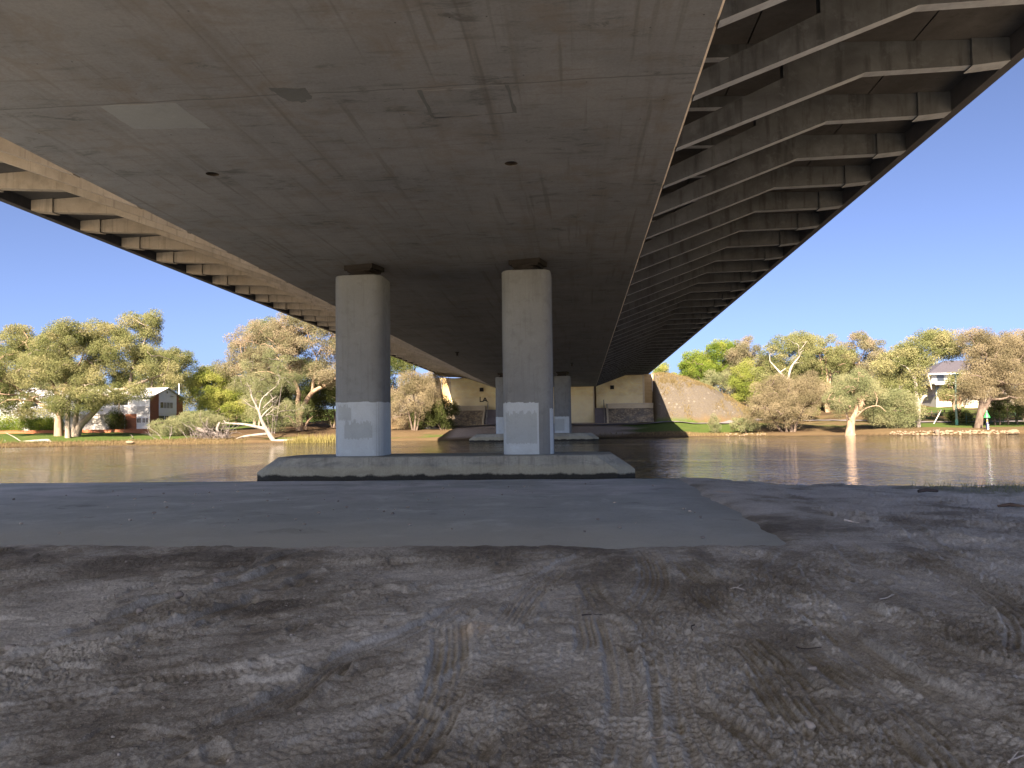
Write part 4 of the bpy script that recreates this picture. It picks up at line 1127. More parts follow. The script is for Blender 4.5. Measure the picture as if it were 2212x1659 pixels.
loc = (-70.3, 102)
make_tree('gum_tree', 'spreading olive gum with forked leaning trunks before the brick wall and white house', loc,
          [(6.5, 0, 12.2, 5.0, 4.5, 3.4, 58), (4.0, 0.5, 13.8, 3.4, 3, 2.4, 28), (3.0, 0, 8.6, 4.4, 4, 2.4, 34), (11.0, 0, 10.2, 3.2, 3, 2.4, 26), (10.2, 1.0, 15.2, 1.9, 1.9, 2.2, 20), (7.6, 1, 16.0, 1.6, 1.6, 1.0, 8), (8.2, -1.2, 6.2, 2.6, 2.2, 1.1, 12), (4.2, -1.0, 5.0, 2.2, 2, 1.2, 10)], 'leaf_olive', 'bark_pale', 13,
          [([(0, 0, 0), (0.7, 0, 1.6), (2.1, 0, 2.9), (4.0, 0, 4.8), (5.7, 0, 6.2)], (0.62, 0.46, 0.40, 0.34, 0.26)), ([(-0.2, 0, 0), (0, 0, 2.6), (0.35, 0, 4.6), (1.2, 0.5, 7.0), (2.7, 0, 9.5)], (0.46, 0.34, 0.3, 0.24, 0.12)),
           ([(5.7, 0, 6.2), (7.7, 0, 6.9), (8.2, 0, 9.4), (8.5, 0, 11), (7.4, 0, 12.4)], (0.26, 0.24, 0.17, 0.13, 0.06)), ([(5.7, 0, 6.2), (9.0, 0, 7.3), (13.0, 0, 8.7), (13.6, 0, 10.6)], (0.22, 0.2, 0.13, 0.07)), ([(5.7, 0, 6.2), (3.7, 0, 7.6), (2.7, 0, 9.5)], (0.24, 0.18, 0.1)), ([(6.6, -0.5, 3.6), (6.7, -.4, 5.8), (5.7, 0, 6.2)], (0.1, 0.14, 0.2)), ([(8.2, 0, 9.4), (9.4, 0.5, 12.6), (10, 1, 15)], (0.15, 0.12, 0.06))], limbs=18)
for i, (lb, lc, lobes, lf, seed, bk) in enumerate([
    ('olive gum rising behind the white roofed house, left of its aerial', (-74.1, 128), [(2, 0, 10.0, 5.5, 4, 4.2, 60), (4.5, 0, 12.2, 2.4, 2.4, 1.8, 16)], 'leaf_olive', 21, 'bark_pale'),
    ('pale stemmed thin gums in a clump just right of the house aerial', (-67.0, 135), [(0, 0, 7.5, 4.0, 3, 4.6, 52)], 'leaf_olive', 22, 'bark_pale'),
    ('dark leafy tree at the far left edge behind the white house', (-100, 127), [(0, 0, 5.0, 5.0, 4, 4.4, 56)], 'leaf_dark', 23, 'bark_brown'),
    ('grey green tree behind the left gums, above the brick wall hedge', (-92, 132), [(0, 0, 7.0, 6.0, 4, 4.6, 64)], 'leaf_grey', 24, 'bark_brown'),
    ('tall pale olive gum between the house and the reddish gum, far back', (-57.5, 132), [(0.5, 0, 8.0, 5.6, 4, 6.0, 80), (3.2, 0, 15.0, 3.2, 3, 3.4, 34)], 'leaf_olive', 25, 'bark_pale'),
    ('tall loose gum topping the gap left of the reddish gum', (-51, 126), [(-1.5, 0, 15.2, 3.6, 3, 3.2, 34), (0, 0, 8.5, 5.0, 4, 4.4, 54)], 'leaf_grey', 26, 'bark_pale')]):
    top = max(l[2] + l[5] * 0.5 for l in lobes)
    make_tree('gum_tree', lb, lc, lobes, lf, bk, seed, [([(0, 0, 0), (0.2, 0, top * 0.3), (-0.2, 0, top * 0.6), (0.4, 0, top * 0.85)], (0.32, 0.26, 0.18, 0.08)), ([(0.8, 0, 0), (1.4, 0, top * 0.35), (2.2, 0, top * 0.7)], (0.2, 0.15, 0.07))], limbs=12)
loc = (-41.8, 112)
make_tree('gum_tree', 'big reddish brown gum with a forked tan trunk standing left of the near pier', loc,
          [(-4.5, 0, 12.0, 6.8, 5, 4.6, 95), (2.0, 0, 12.8, 5.6, 5, 4.6, 76), (-1, 0, 16.0, 4.4, 3.6, 1.8, 26), (4.2, -0.5, 8.2, 3.2, 3, 1.8, 20), (-8.5, 0, 9.4, 4.0, 3.4, 2.6, 32), (7, 1, 11.5, 3.2, 3, 3.2, 26)], 'leaf_rust', 'bark_tan', 31,
          [([(0, 0, 0), (-0.1, 0, 1.9), (-0.28, 0, 4.4), (-0.2, 0, 5.8), (-1.2, 0, 8.5), (-2.2, 0, 11.5)], (0.62, 0.48, 0.36, 0.3, 0.22, 0.1)), ([(-0.05, 0, 2.1), (0.8, 0, 4.1), (1.9, 0, 5.7), (3.5, 0, 6.6), (5.0, 0, 7.3), (6.4, 0.3, 9)], (0.42, 0.36, 0.32, 0.28, 0.24, 0.1)), ([(1.9, 0, 5.7), (2.2, 0, 8.2), (2.6, 0, 11)], (0.24, 0.18, 0.08)), ([(-0.7, 0, 0.7), (-1.5, 0, 2.0), (-2.9, 0, 2.6)], (0.2, 0.14, 0.06)), ([(0.9, 0, 0.2), (1.1, 0, 1.2), (2.0, 0, 2.2)], (0.2, 0.16, 0.08))], rc=0.9, limbs=22, twigs=0.8, per=85)
for nm, lb, lc, lobes, lf, bk, seed, tr, dr, sz in [
    ('shrub', 'grey green weeping shrub by the water in front of the white house', (-55.2, 104), [(1.2, 0, 1.9, 4.2, 3.0, 1.35, 58), (-2.2, -1, 1.2, 2.6, 2.2, 1.0, 24)], 'leaf_grey', 'bark_brown', 41, 0.15, 0.9, 0.26),
    ('shrub', 'bright yellow green bushy tree at the right end of the white house', (-56.6, 113), [(0.4, 0, 6.2, 3.9, 3.2, 4.0, 62), (2.5, -1, 4.0, 3.4, 2.5, 2.6, 30)], 'leaf_yellow', 'bark_brown', 42, 0.15, 0.3, 0.28),
    ('shrub', 'sparse grey green tree tangled with dead branches behind the bleached fallen trunk', (-43.6, 106), [(-0.8, 0, 7.6, 4.6, 3, 4.2, 48), (1.0, -0.5, 3.0, 4.4, 2.5, 2.4, 40)], 'leaf_grey', 'deadgrey', 43, 0.12, 0.6, 0.22),
    ('shrub', 'dark green undergrowth tree in the shade behind the forked tan trunk', (-39.5, 121), [(0, 0, 4.5, 5.6, 3, 4.2, 90), (-7.5, 2, 4.0, 5.0, 3, 3.6, 60)], 'leaf_dark', 'bark_brown', 44, 0.15, 0.3, 0.28),
    ('shrub', 'dark green undergrowth shrub behind the near left column, left of the sandy bank', (-30.5, 119), [(0, 0, 4.2, 5.2, 3, 4.2, 84)], 'leaf_dark', 'bark_brown', 45, 0.15, 0.3, 0.28),
    ('sheoak_tree', 'drooping brown green sheoak bush on the sandy bank left of the abutment', (-24.4, 112), [(0, 0, 5.2, 3.9, 3, 3.6, 66), (2.6, 0.5, 6.6, 2.6, 2, 2.4, 26), (-2.8, -0.5, 2.4, 1.8, 1.8, 1.7, 16)], 'leaf_brown', 'bark_brown', 46, 0.14, 1.0, 0.24),
    ('shrub', 'dark green bush low beside the sunlit wing wall of the abutment', (-20.4, 113.5), [(0, 0, 2.6, 2.0, 1.6, 2.2, 32), (-2.8, 0, 1.7, 2.2, 1.6, 1.7, 24)], 'leaf_dark', 'bark_brown', 47, 0.10, 0.4, 0.24),
    ('shrub', 'light green tree on the embankment top left of the bridge end', (-30.5, 136), [(0, 0, 8.6, 4.8, 3, 3.6, 66), (-5, 0, 7.5, 4.5, 3, 4.0, 54)], 'leaf_green', 'bark_brown', 48, 0.16, 0.3, 0.28),
    ('shrub', 'bright green hedge bush behind the left end of the red wall', (-88.6, 113.6), [(0, 0, 1.2, 5.0, 1.2, 1.5, 44), (5.5, 0.2, 0.9, 2.6, 1.0, 1.1, 20)], 'leaf_green', 'bark_brown', 49, 0.06, 0.2, 0.22),
    ('shrub', 'small dark shrub against the brick front of the white house', (-71.6, 113.4), [(0, 0, 1.5, 1.1, 0.9, 1.4, 18)], 'leaf_dark', 'bark_brown', 50, 0.06, 0.3, 0.2)]:
    zt = max(l[2] for l in lobes)
    make_tree(nm, lb, lc, lobes, lf, bk, seed, [([(0, 0, 0), (0.15, 0, zt * 0.4), (-0.2, 0, zt * 0.9)], (tr * 1.4, tr, tr * 0.4)), ([(0.3, 0.1, 0), (0.9, 0, zt * 0.45), (1.4, 0, zt * 0.9)], (tr, tr * 0.8, tr * 0.3)), ([(-0.3, 0, 0), (-1.0, 0, zt * 0.5), (-1.8, 0, zt)], (tr, tr * 0.7, tr * 0.3))],
              limbs=12, limb_r=tr, droop=dr, size=sz, rc=0.8, per=130, cat='tree' if 'tree' in nm else 'shrub', squash=0.85, aspect=0.4 if dr > 0.5 else 0.55)

# --- right bank
for nm, lb, lc, lobes, lf, bk, seed, tr, dr, sz in [
    ('gum_tree', 'small pale tree showing just past the right end of the bridge deck', (17.8, 165), [(0, 0, 3.6, 2.2, 2, 2.2, 20)], 'leaf_yellow', 'bark_brown', 61, 0.15, 0.3, 0.3),
    ('gum_tree', 'small greyish tree on the skyline beside the bridge end', (21.6, 160), [(0, 0, 3.0, 2.8, 2, 2.4, 26), (3.5, 0, 3.2, 2.4, 2, 2.6, 20)], 'leaf_olive', 'bark_brown', 62, 0.15, 0.3, 0.3),
    ('shrub', 'bright green leafy trees crowning the stony embankment', (22.6, 138), [(-2.0, 0, 5.2, 3.2, 2.5, 3.0, 44), (2.4, 0, 7.0, 3.4, 2.5, 3.4, 50), (5.2, 0, 4.0, 2.4, 2.2, 3.4, 30)], 'leaf_green', 'bark_brown', 63, 0.16, 0.2, 0.30),
    ('shrub', 'olive scrub closing the gap behind the stony slope', (23.5, 131), [(0, 0, 2.4, 3.4, 2, 2.6, 44), (4.5, 0, 2.6, 3.0, 2, 2.8, 40)], 'leaf_grey', 'bark_brown', 77, 0.12, 0.4, 0.26),
    ('gum_tree', 'olive brown tree on the skyline right of the bright green trees', (29.2, 136), [(0, 0, 8.4, 3.6, 3, 4.6, 60)], 'leaf_rust', 'bark_brown', 64, 0.18, 0.4, 0.28),
    ('shrub', 'yellow green shrub at the right foot of the stony slope', (26.6, 125), [(0, 0, 5.0, 2.6, 2, 3.6, 40), (2.4, -1, 3.0, 2.4, 2, 2.6, 28)], 'leaf_yellow', 'bark_brown', 65, 0.12, 0.4, 0.26),
    ('shrub', 'dark undergrowth at the foot of the stony slope behind the brown sheoak', (29.6, 120), [(0, 0, 2.6, 3.0, 2, 2.6, 40), (3.6, 0, 3.2, 2.6, 2, 3.0, 30)], 'leaf_olive', 'bark_brown', 66, 0.12, 0.4, 0.26),
    ('gum_tree', 'olive gum crown in the middle of the right bank skyline', (40.2, 130), [(0, 0, 8.0, 4.8, 3.4, 4.4, 76), (-2.6, 0, 11.4, 2.0, 2, 1.0, 10)], 'leaf_olive', 'bark_tan', 67, 0.22, 0.4, 0.28),
    ('gum_tree', 'browner gum crown behind the flared trunk, right of the skyline middle', (46.6, 133), [(0, 0, 8.2, 4.6, 3.4, 4.8, 78)], 'leaf_rust', 'bark_tan', 68, 0.22, 0.4, 0.28),
    ('shrub', 'dark bushes filling the shade under the right bank gums', (37.0, 138), [(-4, 0, 2.6, 4.0, 3, 3.0, 50), (3.5, 0, 2.8, 4.5, 3, 3.2, 56), (11, 0, 2.6, 4.5, 3, 3.0, 50)], 'leaf_dark', 'bark_brown', 69, 0.14, 0.3, 0.28),
    ('shrub', 'rounded green bush standing at the water between the flared trunk and the white trunk', (40.2, 102.5), [(0.2, 0, 2.4, 2.7, 2, 2.4, 56), (-2.0, 0.3, 2.0, 1.5, 1.5, 1.9, 20)], 'leaf_grey', 'bark_brown', 70, 0.10, 0.5, 0.22),
    ('shrub', 'low grey green bush left of the brown sheoak at the shore', (21.6, 104.4), [(0, 0, 1.15, 1.9, 1.3, 1.15, 34)], 'leaf_grey', 'bark_brown', 71, 0.06, 0.4, 0.2),
    ('sheoak_sapling', 'thin wispy sapling alone on the green lawn', (17.7, 104.6), [(0, 0, 1.4, 0.62, 0.6, 1.2, 22)], 'leaf_grey', 'bark_brown', 72, 0.04, 0.7, 0.18),
    ('gum_tree', 'leafy small tree in front of the upper windows of the dark roofed house', (54.8, 118), [(0.3, 0, 5.0, 2.3, 2.2, 1.7, 22), (-1.6, -0.5, 3.2, 1.0, 1.0, 0.6, 6)], 'leaf_olive', 'bark_tan', 73, 0.24, 0.3, 0.26),
    ('sheoak_tree', 'brown sheoak leaving the right edge of the picture behind the big riverside sheoak', (60.5, 111), [(0, 0, 6.6, 4.2, 3.4, 5.0, 84), (-2.5, 0, 3.4, 2.6, 2.4, 2.0, 24)], 'leaf_brown', 'bark_brown', 74, 0.2, 0.8, 0.25),
    ('shrub', 'dark green bush on the bank behind the leaning white pole', (50.6, 109.6), [(0, 0, 0.95, 1.0, 0.9, 0.95, 20), (1.6, 0, 0.8, 1.0, 0.8, 0.8, 16)], 'leaf_dark', 'bark_brown', 75, 0.05, 0.4, 0.2),
    ('gum_tree', 'distant olive trees to the right of the dark roofed house', (75, 146), [(0, 0, 7, 6, 4, 5, 70), (9, 0, 7, 6, 4, 5, 60)], 'leaf_olive', 'bark_brown', 76, 0.2, 0.4, 0.32)]:
    zt = max(l[2] for l in lobes)
    make_tree(nm, lb, lc, lobes, lf, bk, seed, [([(0, 0, 0), (0.12, 0, zt * 0.4), (-0.15, 0, zt * 0.95)], (tr * 1.4, tr, tr * 0.4))] + ([([(0.2, 0.1, 0), (0.5, 0, zt * 0.45), (1.1, 0, zt * 0.9)], (tr, tr * 0.8, tr * 0.3)), ([(-0.2, 0, 0), (-0.6, 0, zt * 0.5), (-1.2, 0, zt)], (tr, tr * 0.7, tr * 0.3))] if zt > 2 else []),
              limbs=12 if zt > 2 else 8, limb_r=tr, droop=dr, size=sz, rc=0.8 if zt > 2 else 0.42, per=130 if zt > 2 else 230, cat='tree' if ('tree' in nm or 'sap' in nm) else 'shrub', squash=0.85, aspect=0.4 if dr > 0.5 else 0.55)
loc = (32.0, 124)
z0 = tz(*loc) - .08
make_tree('gum_tree', 'gum with bare white forked limbs showing above the brown sheoak', loc,
          [(0.5, 0, 9.0, 4.0, 3.4, 3.6, 56), (2.8, 0.5, 11.6, 2.2, 2, 1.6, 16), (-1.5, 1, 6.2, 4.2, 3, 2.6, 40)], 'leaf_olive', 'bark_white', 81,
          [([(0, 0, 0), (-0.2, 0, 3), (-0.4, 0, 6)], (0.32, 0.28, 0.24)), ([(-0.4, -3.2, 5.6), (0.1, -3.4, 7.6), (1.4, -3.4, 9.3)], (0.2, 0.17, 0.08)), ([(-0.4, -3.0, 5.6), (-1.6, -3.4, 6.9), (-3.0, -3.4, 8.6)], (0.2, 0.16, 0.08)), ([(-0.4, 0, 4.4), (-0.4, -3.1, 5.7)], (0.2, 0.2)), ([(-1.6, -3.4, 6.9), (-0.7, -3.4, 7.5)], (0.12, 0.06))], limbs=12)
loc = (26.8, 103.8)
make_tree('sheoak_tree', 'dense rounded brown sheoak with clustered stems at the shore of the right lawn', loc,
          [(0.2, 0, 4.4, 4.8, 3.2, 3.2, 110), (-2.4, -0.8, 3.0, 3.0, 2.2, 2.0, 36), (3.0, 0, 5.2, 2.8, 2.4, 2.4, 36)], 'leaf_brown', 'bark_brown', 82,
          [([(0.6, 0, 0), (0.7, 0, 1.2), (1.0, 0, 3.0)], (0.24, 0.2, 0.1)), ([(1.0, 0, 0), (1.3, 0, 1.3), (2.4, 0, 3.2)], (0.2, 0.16, 0.08)), ([(-0.6, 0, 0), (-1.2, -0.2, 0.8), (-2.0, 0, 2.4)], (0.2, 0.16, 0.08)), ([(0, 0, 0), (-0.2, 0, 1.2), (-0.6, 0, 3.2)], (0.2, 0.16, 0.08))], rc=0.72, per=170, size=0.22, droop=0.9, squash=0.9, aspect=0.4, limbs=14)
loc = (33.7, 100.4)
make_tree('paperbark_tree', 'grey green tree on a thick flared pale trunk standing at the water', loc,
          [(0.4, 0, 6.2, 2.6, 2.2, 2.0, 42), (-1.4, -0.3, 4.4, 1.6, 1.6, 1.4, 20), (2.4, 0.2, 5.2, 2.0, 1.8, 2.2, 26)], 'leaf_grey', 'bark_tan', 83,
          [([(0, 0, -0.25), (0.0, 0, 0.35), (0.1, 0, 1.3), (0.2, 0, 2.3)], (0.86, 0.62, 0.48, 0.52)), ([(-0.1, 0, 1.9), (-0.35, 0, 2.5), (-0.5, 0, 3.4)], (0.24, 0.16, 0.1)), ([(0.35, 0, 2.2), (0.85, 0, 3.3), (0.7, 0, 4.5), (0.5, 0, 5.4)], (0.34, 0.26, 0.2, 0.1))],
          rc=0.72, per=150, size=0.22, droop=0.8, squash=0.9, aspect=0.4, limbs=10,
          extra=[([(0.7, -0.8, 4.7), (1.0, -1.4, 4.3), (1.35, -1.6, 3.8)], (0.08, 0.07, 0.04)), ([(0.8, 0, 2.4), (1.6, -1.0, 3.4), (2.8, -1.8, 3.7), (3.6, -2, 3.0)], (0.12, 0.09, 0.07, 0.03)), ([(2.6, -1.7, 3.7), (2.7, -1.9, 4.6), (2.4, -1.9, 5.5)], (0.07, 0.05, 0.03)), ([(-0.5, -.5, -0.2), (-0.9, -.7, -0.35)], (0.3, 0.1)), ([(0.5, -.5, -0.2), (1.0, -.7, -0.35)], (0.3, 0.1))])
loc = (43.3, 103.6)
make_tree('gum_tree', 'gum with a twisting bare white trunk left of the dark roofed house', loc,
          [(2.2, 1.5, 10.0, 3.8, 3, 2.2, 44), (-1.0, 1.8, 8.0, 3.2, 2.6, 3.0, 44), (5.2, 2, 10.6, 1.5, 1.4, 1.2, 10), (-1.6, 1.4, 5.0, 2.4, 2, 1.8, 24), (3.4, 1.8, 12.0, 1.8, 1.8, 0.9, 9)], 'leaf_olive', 'bark_white', 84,
          [([(0, 0, 0), (0.1, 0, 2.2), (0.0, 0, 3.1)], (0.26, 0.22, 0.42)), ([(0, 0, 3.0), (-0.2, 0, 4.5), (-0.15, 0, 5.6), (-0.2, 0, 6.9), (0.1, 0, 7.5)], (0.40, 0.27, 0.22, 0.18, 0.16)), ([(-0.15, 0, 5.6), (-0.45, 0, 6.6), (-1.0, 0, 7.6)], (0.2, 0.18, 0.09)), ([(0.0, 0, 7.2), (1.05, -.2, 7.2), (1.5, -.2, 6.0), (1.7, -.2, 4.9)], (0.15, 0.12, 0.10, 0.07)), ([(0.1, 0, 2.9), (0.7, 0, 3.9), (1.15, 0, 4.1)], (0.28, 0.22, 0.14)), ([(-0.1, 0, 3.7), (-0.9, 0, 4.7)], (0.18, 0.1)), ([(0.1, 0, 7.4), (0.8, 0.8, 9), (2.2, 1.5, 11)], (0.15, 0.11, 0.05))], limbs=12, limb_r=0.10)
loc = (49.0, 100.2)
make_tree('sheoak_tree', 'tall brown sheoak on a dark leaning trunk behind the green channel marker', loc,
          [(2.2, 0, 8.8, 3.8, 3.2, 3.0, 76), (4.2, 0, 6.0, 3.6, 3, 3.0, 52), (-0.4, 0, 5.6, 2.0, 2.0, 1.5, 22), (-0.4, 0, 11.0, 2.0, 2, 1.2, 14), (5.2, 0, 10.6, 2.2, 2, 1.6, 18), (0.4, 0.5, 4.2, 2.0, 2, 1.0, 14)], 'leaf_brown', 'bark_brown', 85,
          [([(-0.1, 0, -0.1), (0.3, 0, 2.1), (0.55, 0, 3.8), (0.5, 0, 5.0), (0.8, 0, 7.5)], (0.50, 0.36, 0.3, 0.26, 0.12)), ([(0.35, 0, 1.7), (1.15, 0, 3.1), (1.6, 0, 4.0), (3, 0, 6)], (0.34, 0.28, 0.24, 0.1))], rc=0.8, per=140, size=0.24, droop=0.9, squash=0.85, aspect=0.4, limbs=18)

# ------------------------------------------------------------------ dead wood along the shore
def dead_branchy(mb, p, d, L, r, depth, g, n=4):
    pts = [np.array(p, float)]; d = np.array(d, float); d /= np.linalg.norm(d)
    for i in range(n):
        d = d + g.normal(0, 0.18, 3); d /= np.linalg.norm(d)
        pts.append(pts[-1] + d * L / n)
    mb.tube(pts, list(np.linspace(r, r * 0.45, n + 1)), 5)
    if depth:
        for k in range(2 + (g.uniform() < 0.5)):
            q = pts[1 + g.randint(n)]
            nd = d + g.normal(0, 0.75, 3)
            dead_branchy(mb, q, nd, L * g.uniform(0.45, 0.7), r * 0.55, depth - 1, g, 3)

def wood(name, label, cat, strands, mat, loc, twig=None, seed=1, grow=None):
    """strands: lists of world points with radii"""
    mb = MB(); g = rs(seed)
    for pts, rad in strands:
        P = bez([tuple(np.array(p) - np.array(loc)) for p in pts], 4)
        mb.tube(P, list(np.interp(np.linspace(0, 1, len(P)), np.linspace(0, 1, len(rad)), rad)), 7)
    for p, d, L, r, dep in (grow or []):
        dead_branchy(mb, np.array(p) - np.array(loc), d, L, r, dep, g)
    o = mb.build(name, M[mat]); o.location = loc
    return tag(o, label, cat)
wood('dead_tree', 'bleached dead tree toppled at the waterline, its bare forks pointing up and left', 'dead tree',
     [([(-40.0, 98, -0.5), (-41.06, 98, 1.12), (-41.85, 98, 2.64), (-42.1, 98, 3.53), (-43.4, 98.3, 5.84)], (0.34, 0.27, 0.2, 0.14, 0.06)), ([(-41.2, 98, 1.24), (-43.8, 97.7, 1.85), (-46.2, 97.6, 2.07), (-46.7, 97.6, 2.46)], (0.24, 0.17, 0.11, 0.05)),
      ([(-40.9, 98, 0.6), (-43.7, 97.6, 0.33), (-45.1, 97.5, -0.1), (-45.7, 97.5, -0.5)], (0.2, 0.14, 0.1, 0.05)), ([(-40.0, 98, -0.47), (-37.7, 98, -0.31), (-35.4, 98, -0.02)], (0.34, 0.22, 0.24)), ([(-41.85, 98, 2.64), (-41.3, 98.2, 3.4), (-40.4, 98.4, 4.27)], (0.14, 0.1, 0.04)), ([(-42.1, 98, 3.5), (-41.85, 98.2, 5.05), (-41.0, 98.4, 6.1)], (0.13, 0.09, 0.03)), ([(-46.2, 97.6, 2.07), (-47.2, 97.6, 2.0)], (0.08, 0.03))],
     'dead', (-40, 98, -0.5), seed=5, grow=[((-43.0, 98.2, 5.0), (-0.5, 0.2, 1), 2.6, 0.07, 2), ((-41.3, 98.3, 5.6), (0.6, 0.2, 1), 2.4, 0.07, 2), ((-42.1, 98.1, 3.6), (-1, 0, 0.8), 2.6, 0.07, 2), ((-41.6, 98.2, 4.0), (1, 0.1, 0.8), 2.4, 0.07, 2), ((-42, 98.3, 2.8), (0.9, 0.1, 0.3), 2.8, 0.07, 2)])
g_ = rs(77)
wood('brush_pile', 'tangle of grey roots and twigs from an uprooted tree at the waterline', 'dead tree',
     [([(-50.0, 97, 1.37), (-48.6, 97, 0.9), (-46.2, 97.2, 0.3)], (0.28, 0.22, 0.3)), ([(-47.1, 97.3, 2.2), (-47.3, 97, 1.2), (-46.5, 97, 0.0)], (0.14, 0.2, 0.28))], 'deadgrey', (-48, 97, -0.4), seed=6,
     grow=[((-48 + g_.uniform(-2.4, 2.0), 97 + g_.uniform(-0.8, 0.8), -0.4), (g_.uniform(-1, 1), g_.uniform(-0.6, 0.3), g_.uniform(0.3, 1.1)), g_.uniform(1.2, 2.4), 0.07, 2) for _ in range(46)])
wood('fallen_log', 'dark waterlogged log lying along the left shore before the root tangle', 'log', [([(-58.2, 96, -0.6), (-56.4, 96, -0.42), (-54.5, 96, -0.15), (-52.4, 96, -0.3), (-50.5, 96, -0.5)], (0.1, 0.16, 0.2, 0.26, 0.2))], 'deadgrey', (-54, 96, -0.4), seed=7,
     grow=[((-57.8, 96, -0.5), (-0.6, 0, 0.8), 1.0, 0.08, 1), ((-57, 96, -0.45), (0.2, 0, -0.8), 0.6, 0.08, 0), ((-53.6, 96, -0.2), (-0.7, 0, -0.5), 0.9, 0.12, 0), ((-54.5, 96.4, 0.1), (-0.5, 0.2, 1.0), 2.2, 0.05, 2), ((-53.5, 96.4, 0.1), (0.1, 0.2, 1.0), 2.0, 0.05, 2), ((-55.2, 96.4, 0.1), (-0.9, 0.2, .8), 2.0, 0.05, 2)])
wood('fallen_branch', 'pale fallen branch lying half in the water below the left lawn', 'branch', [([(-73.3, 92, -0.45), (-72.1, 92, -0.5), (-70.6, 92, -0.03), (-67.3, 92, 0.2), (-66.8, 92, -0.1), (-66.0, 92, -0.5)], (0.06, 0.13, 0.16, 0.18, 0.26, 0.3)), ([(-70.5, 92, -0.05), (-71.6, 92, 0.66), (-72.8, 92, 1.22)], (0.09, 0.06, 0.03)), ([(-70.8, 92, -0.1), (-71.3, 91.8, -0.6)], (0.1, 0.06)), ([(-66.9, 92, 0.1), (-67.8, 91.8, -0.55)], (0.2, 0.12))], 'dead', (-69, 92, -0.5), seed=8,
     grow=[((-72.0, 92, -0.45), (-0.8, 0, 0.5), 1.4, 0.06, 1), ((-66.5, 92, -0.2), (0.8, 0, -.1), 0.8, 0.16, 1)])
wood('tree_stump', 'small dark rotten stump standing in the line of pale shore rocks', 'stump', [([(41.9, 95.2, -0.6), (41.85, 95.2, -0.2), (41.8, 95.2, 0.12)], (0.26, 0.3, 0.2))], 'bark_brown', (41.9, 95.2, -0.6), seed=9, grow=[((41.7, 95.2, -0.1), (-0.6, 0, 0.6), 0.4, 0.1, 0), ((42.0, 95.2, -0.1), (0.6, 0, 0.7), 0.4, 0.1, 0)])

# reeds and rough bank grass: thin upright blades
def blades(name, label, cat, boxes, mat, seed, lo, hi, w):
    g = rs(seed); V, tint = [], []
    for (x0, x1, dy0, dy1, n) in boxes:
        x = g.uniform(x0, x1, n); y = shore(x) + g.uniform(dy0, dy1, n)
        z = np.maximum(terrain(x, y), WZ - 0.05) - 0.03; h = g.uniform(lo, hi, n)
        a = g.uniform(0, 2 * PI, n); lx, ly = g.normal(0, 0.22, n) * h, g.normal(0, 0.22, n) * h
        cx_, sx_ = np.cos(a) * w * 0.5, np.sin(a) * w * 0.5
        V.append(np.stack([np.stack([x - cx_, y - sx_, z], 1), np.stack([x + cx_, y + sx_, z], 1), np.stack([x + lx, y + ly, z + h], 1)], 1).reshape(-1, 3))
        tint.append(np.clip(0.5 + 0.28 * g.normal(size=n), 0, 1))
    V = np.concatenate(V); F = np.arange(len(V)).reshape(-1, 3)
    return tag(link(name, np_mesh(name, V, F, M[mat], False, [('tint', 'FACE', np.concatenate(tint))])), label, cat, None, 'stuff')
blades('reeds', 'pale yellow green reeds growing in the shallows left of the near pier', 'reeds', [(-37, -26, -3.2, 1.5, 2600), (-80, -70, -1.5, 1.0, 900)], 'reed', 201, 0.5, 1.15, 0.07)
def tufts(name, label, cat, pts, mat, seed, lo, hi, w, spread, per):
    g = rs(seed); V, tint = [], []
    for (cx_, cy_) in pts:
        n = per; x = cx_ + g.normal(0, spread, n); y = cy_ + g.normal(0, spread, n); z = terrain(x, y) - 0.03
        h = g.uniform(lo, hi, n); a = g.uniform(0, 2 * PI, n); lx, ly = g.normal(0, 0.4, n) * h, g.normal(0, 0.4, n) * h
        ca, sa = np.cos(a) * w * 0.5, np.sin(a) * w * 0.5
        V.append(np.stack([np.stack([x - ca, y - sa, z], 1), np.stack([x + ca, y + sa, z], 1), np.stack([x + lx, y + ly, z + h], 1)], 1).reshape(-1, 3)); tint.append(np.clip(g.uniform(0.2, 0.8) + 0.15 * g.normal(size=n), 0, 1))
    V = np.concatenate(V)
    return tag(link(name, np_mesh(name, V, np.arange(len(V)).reshape(-1, 3), M[mat], False, [('tint', 'FACE', np.concatenate(tint))])), label, cat, None, 'stuff')
g_ = rs(205)
pts = []
while len(pts) < 230:
    x, y = g_.uniform(11.8, 27), g_.uniform(114.5, 128); zz = tz(x, y)
    if zz > 1.9 and g_.uniform() < 0.25 + 0.75 * (zz > 6.5 or y < 116.5 or x > 22): pts.append((x, y))
tufts('slope_scrub', 'dry straw coloured scrub dotting the stony embankment slope right of the bridge', 'scrub', pts, 'drygrass', 206, 0.15, 0.5, 0.08, 0.28, 46)
blades('bank_grass', 'dry orange grass hanging along the far bank edge', 'grass', [(-70, -43, -0.1, 1.2, 3200), (12, 24, 0.3, 1.6, 900), (-4, 14, 0.3, 1.2, 500)], 'drygrass', 202, 0.12, 0.42, 0.06)

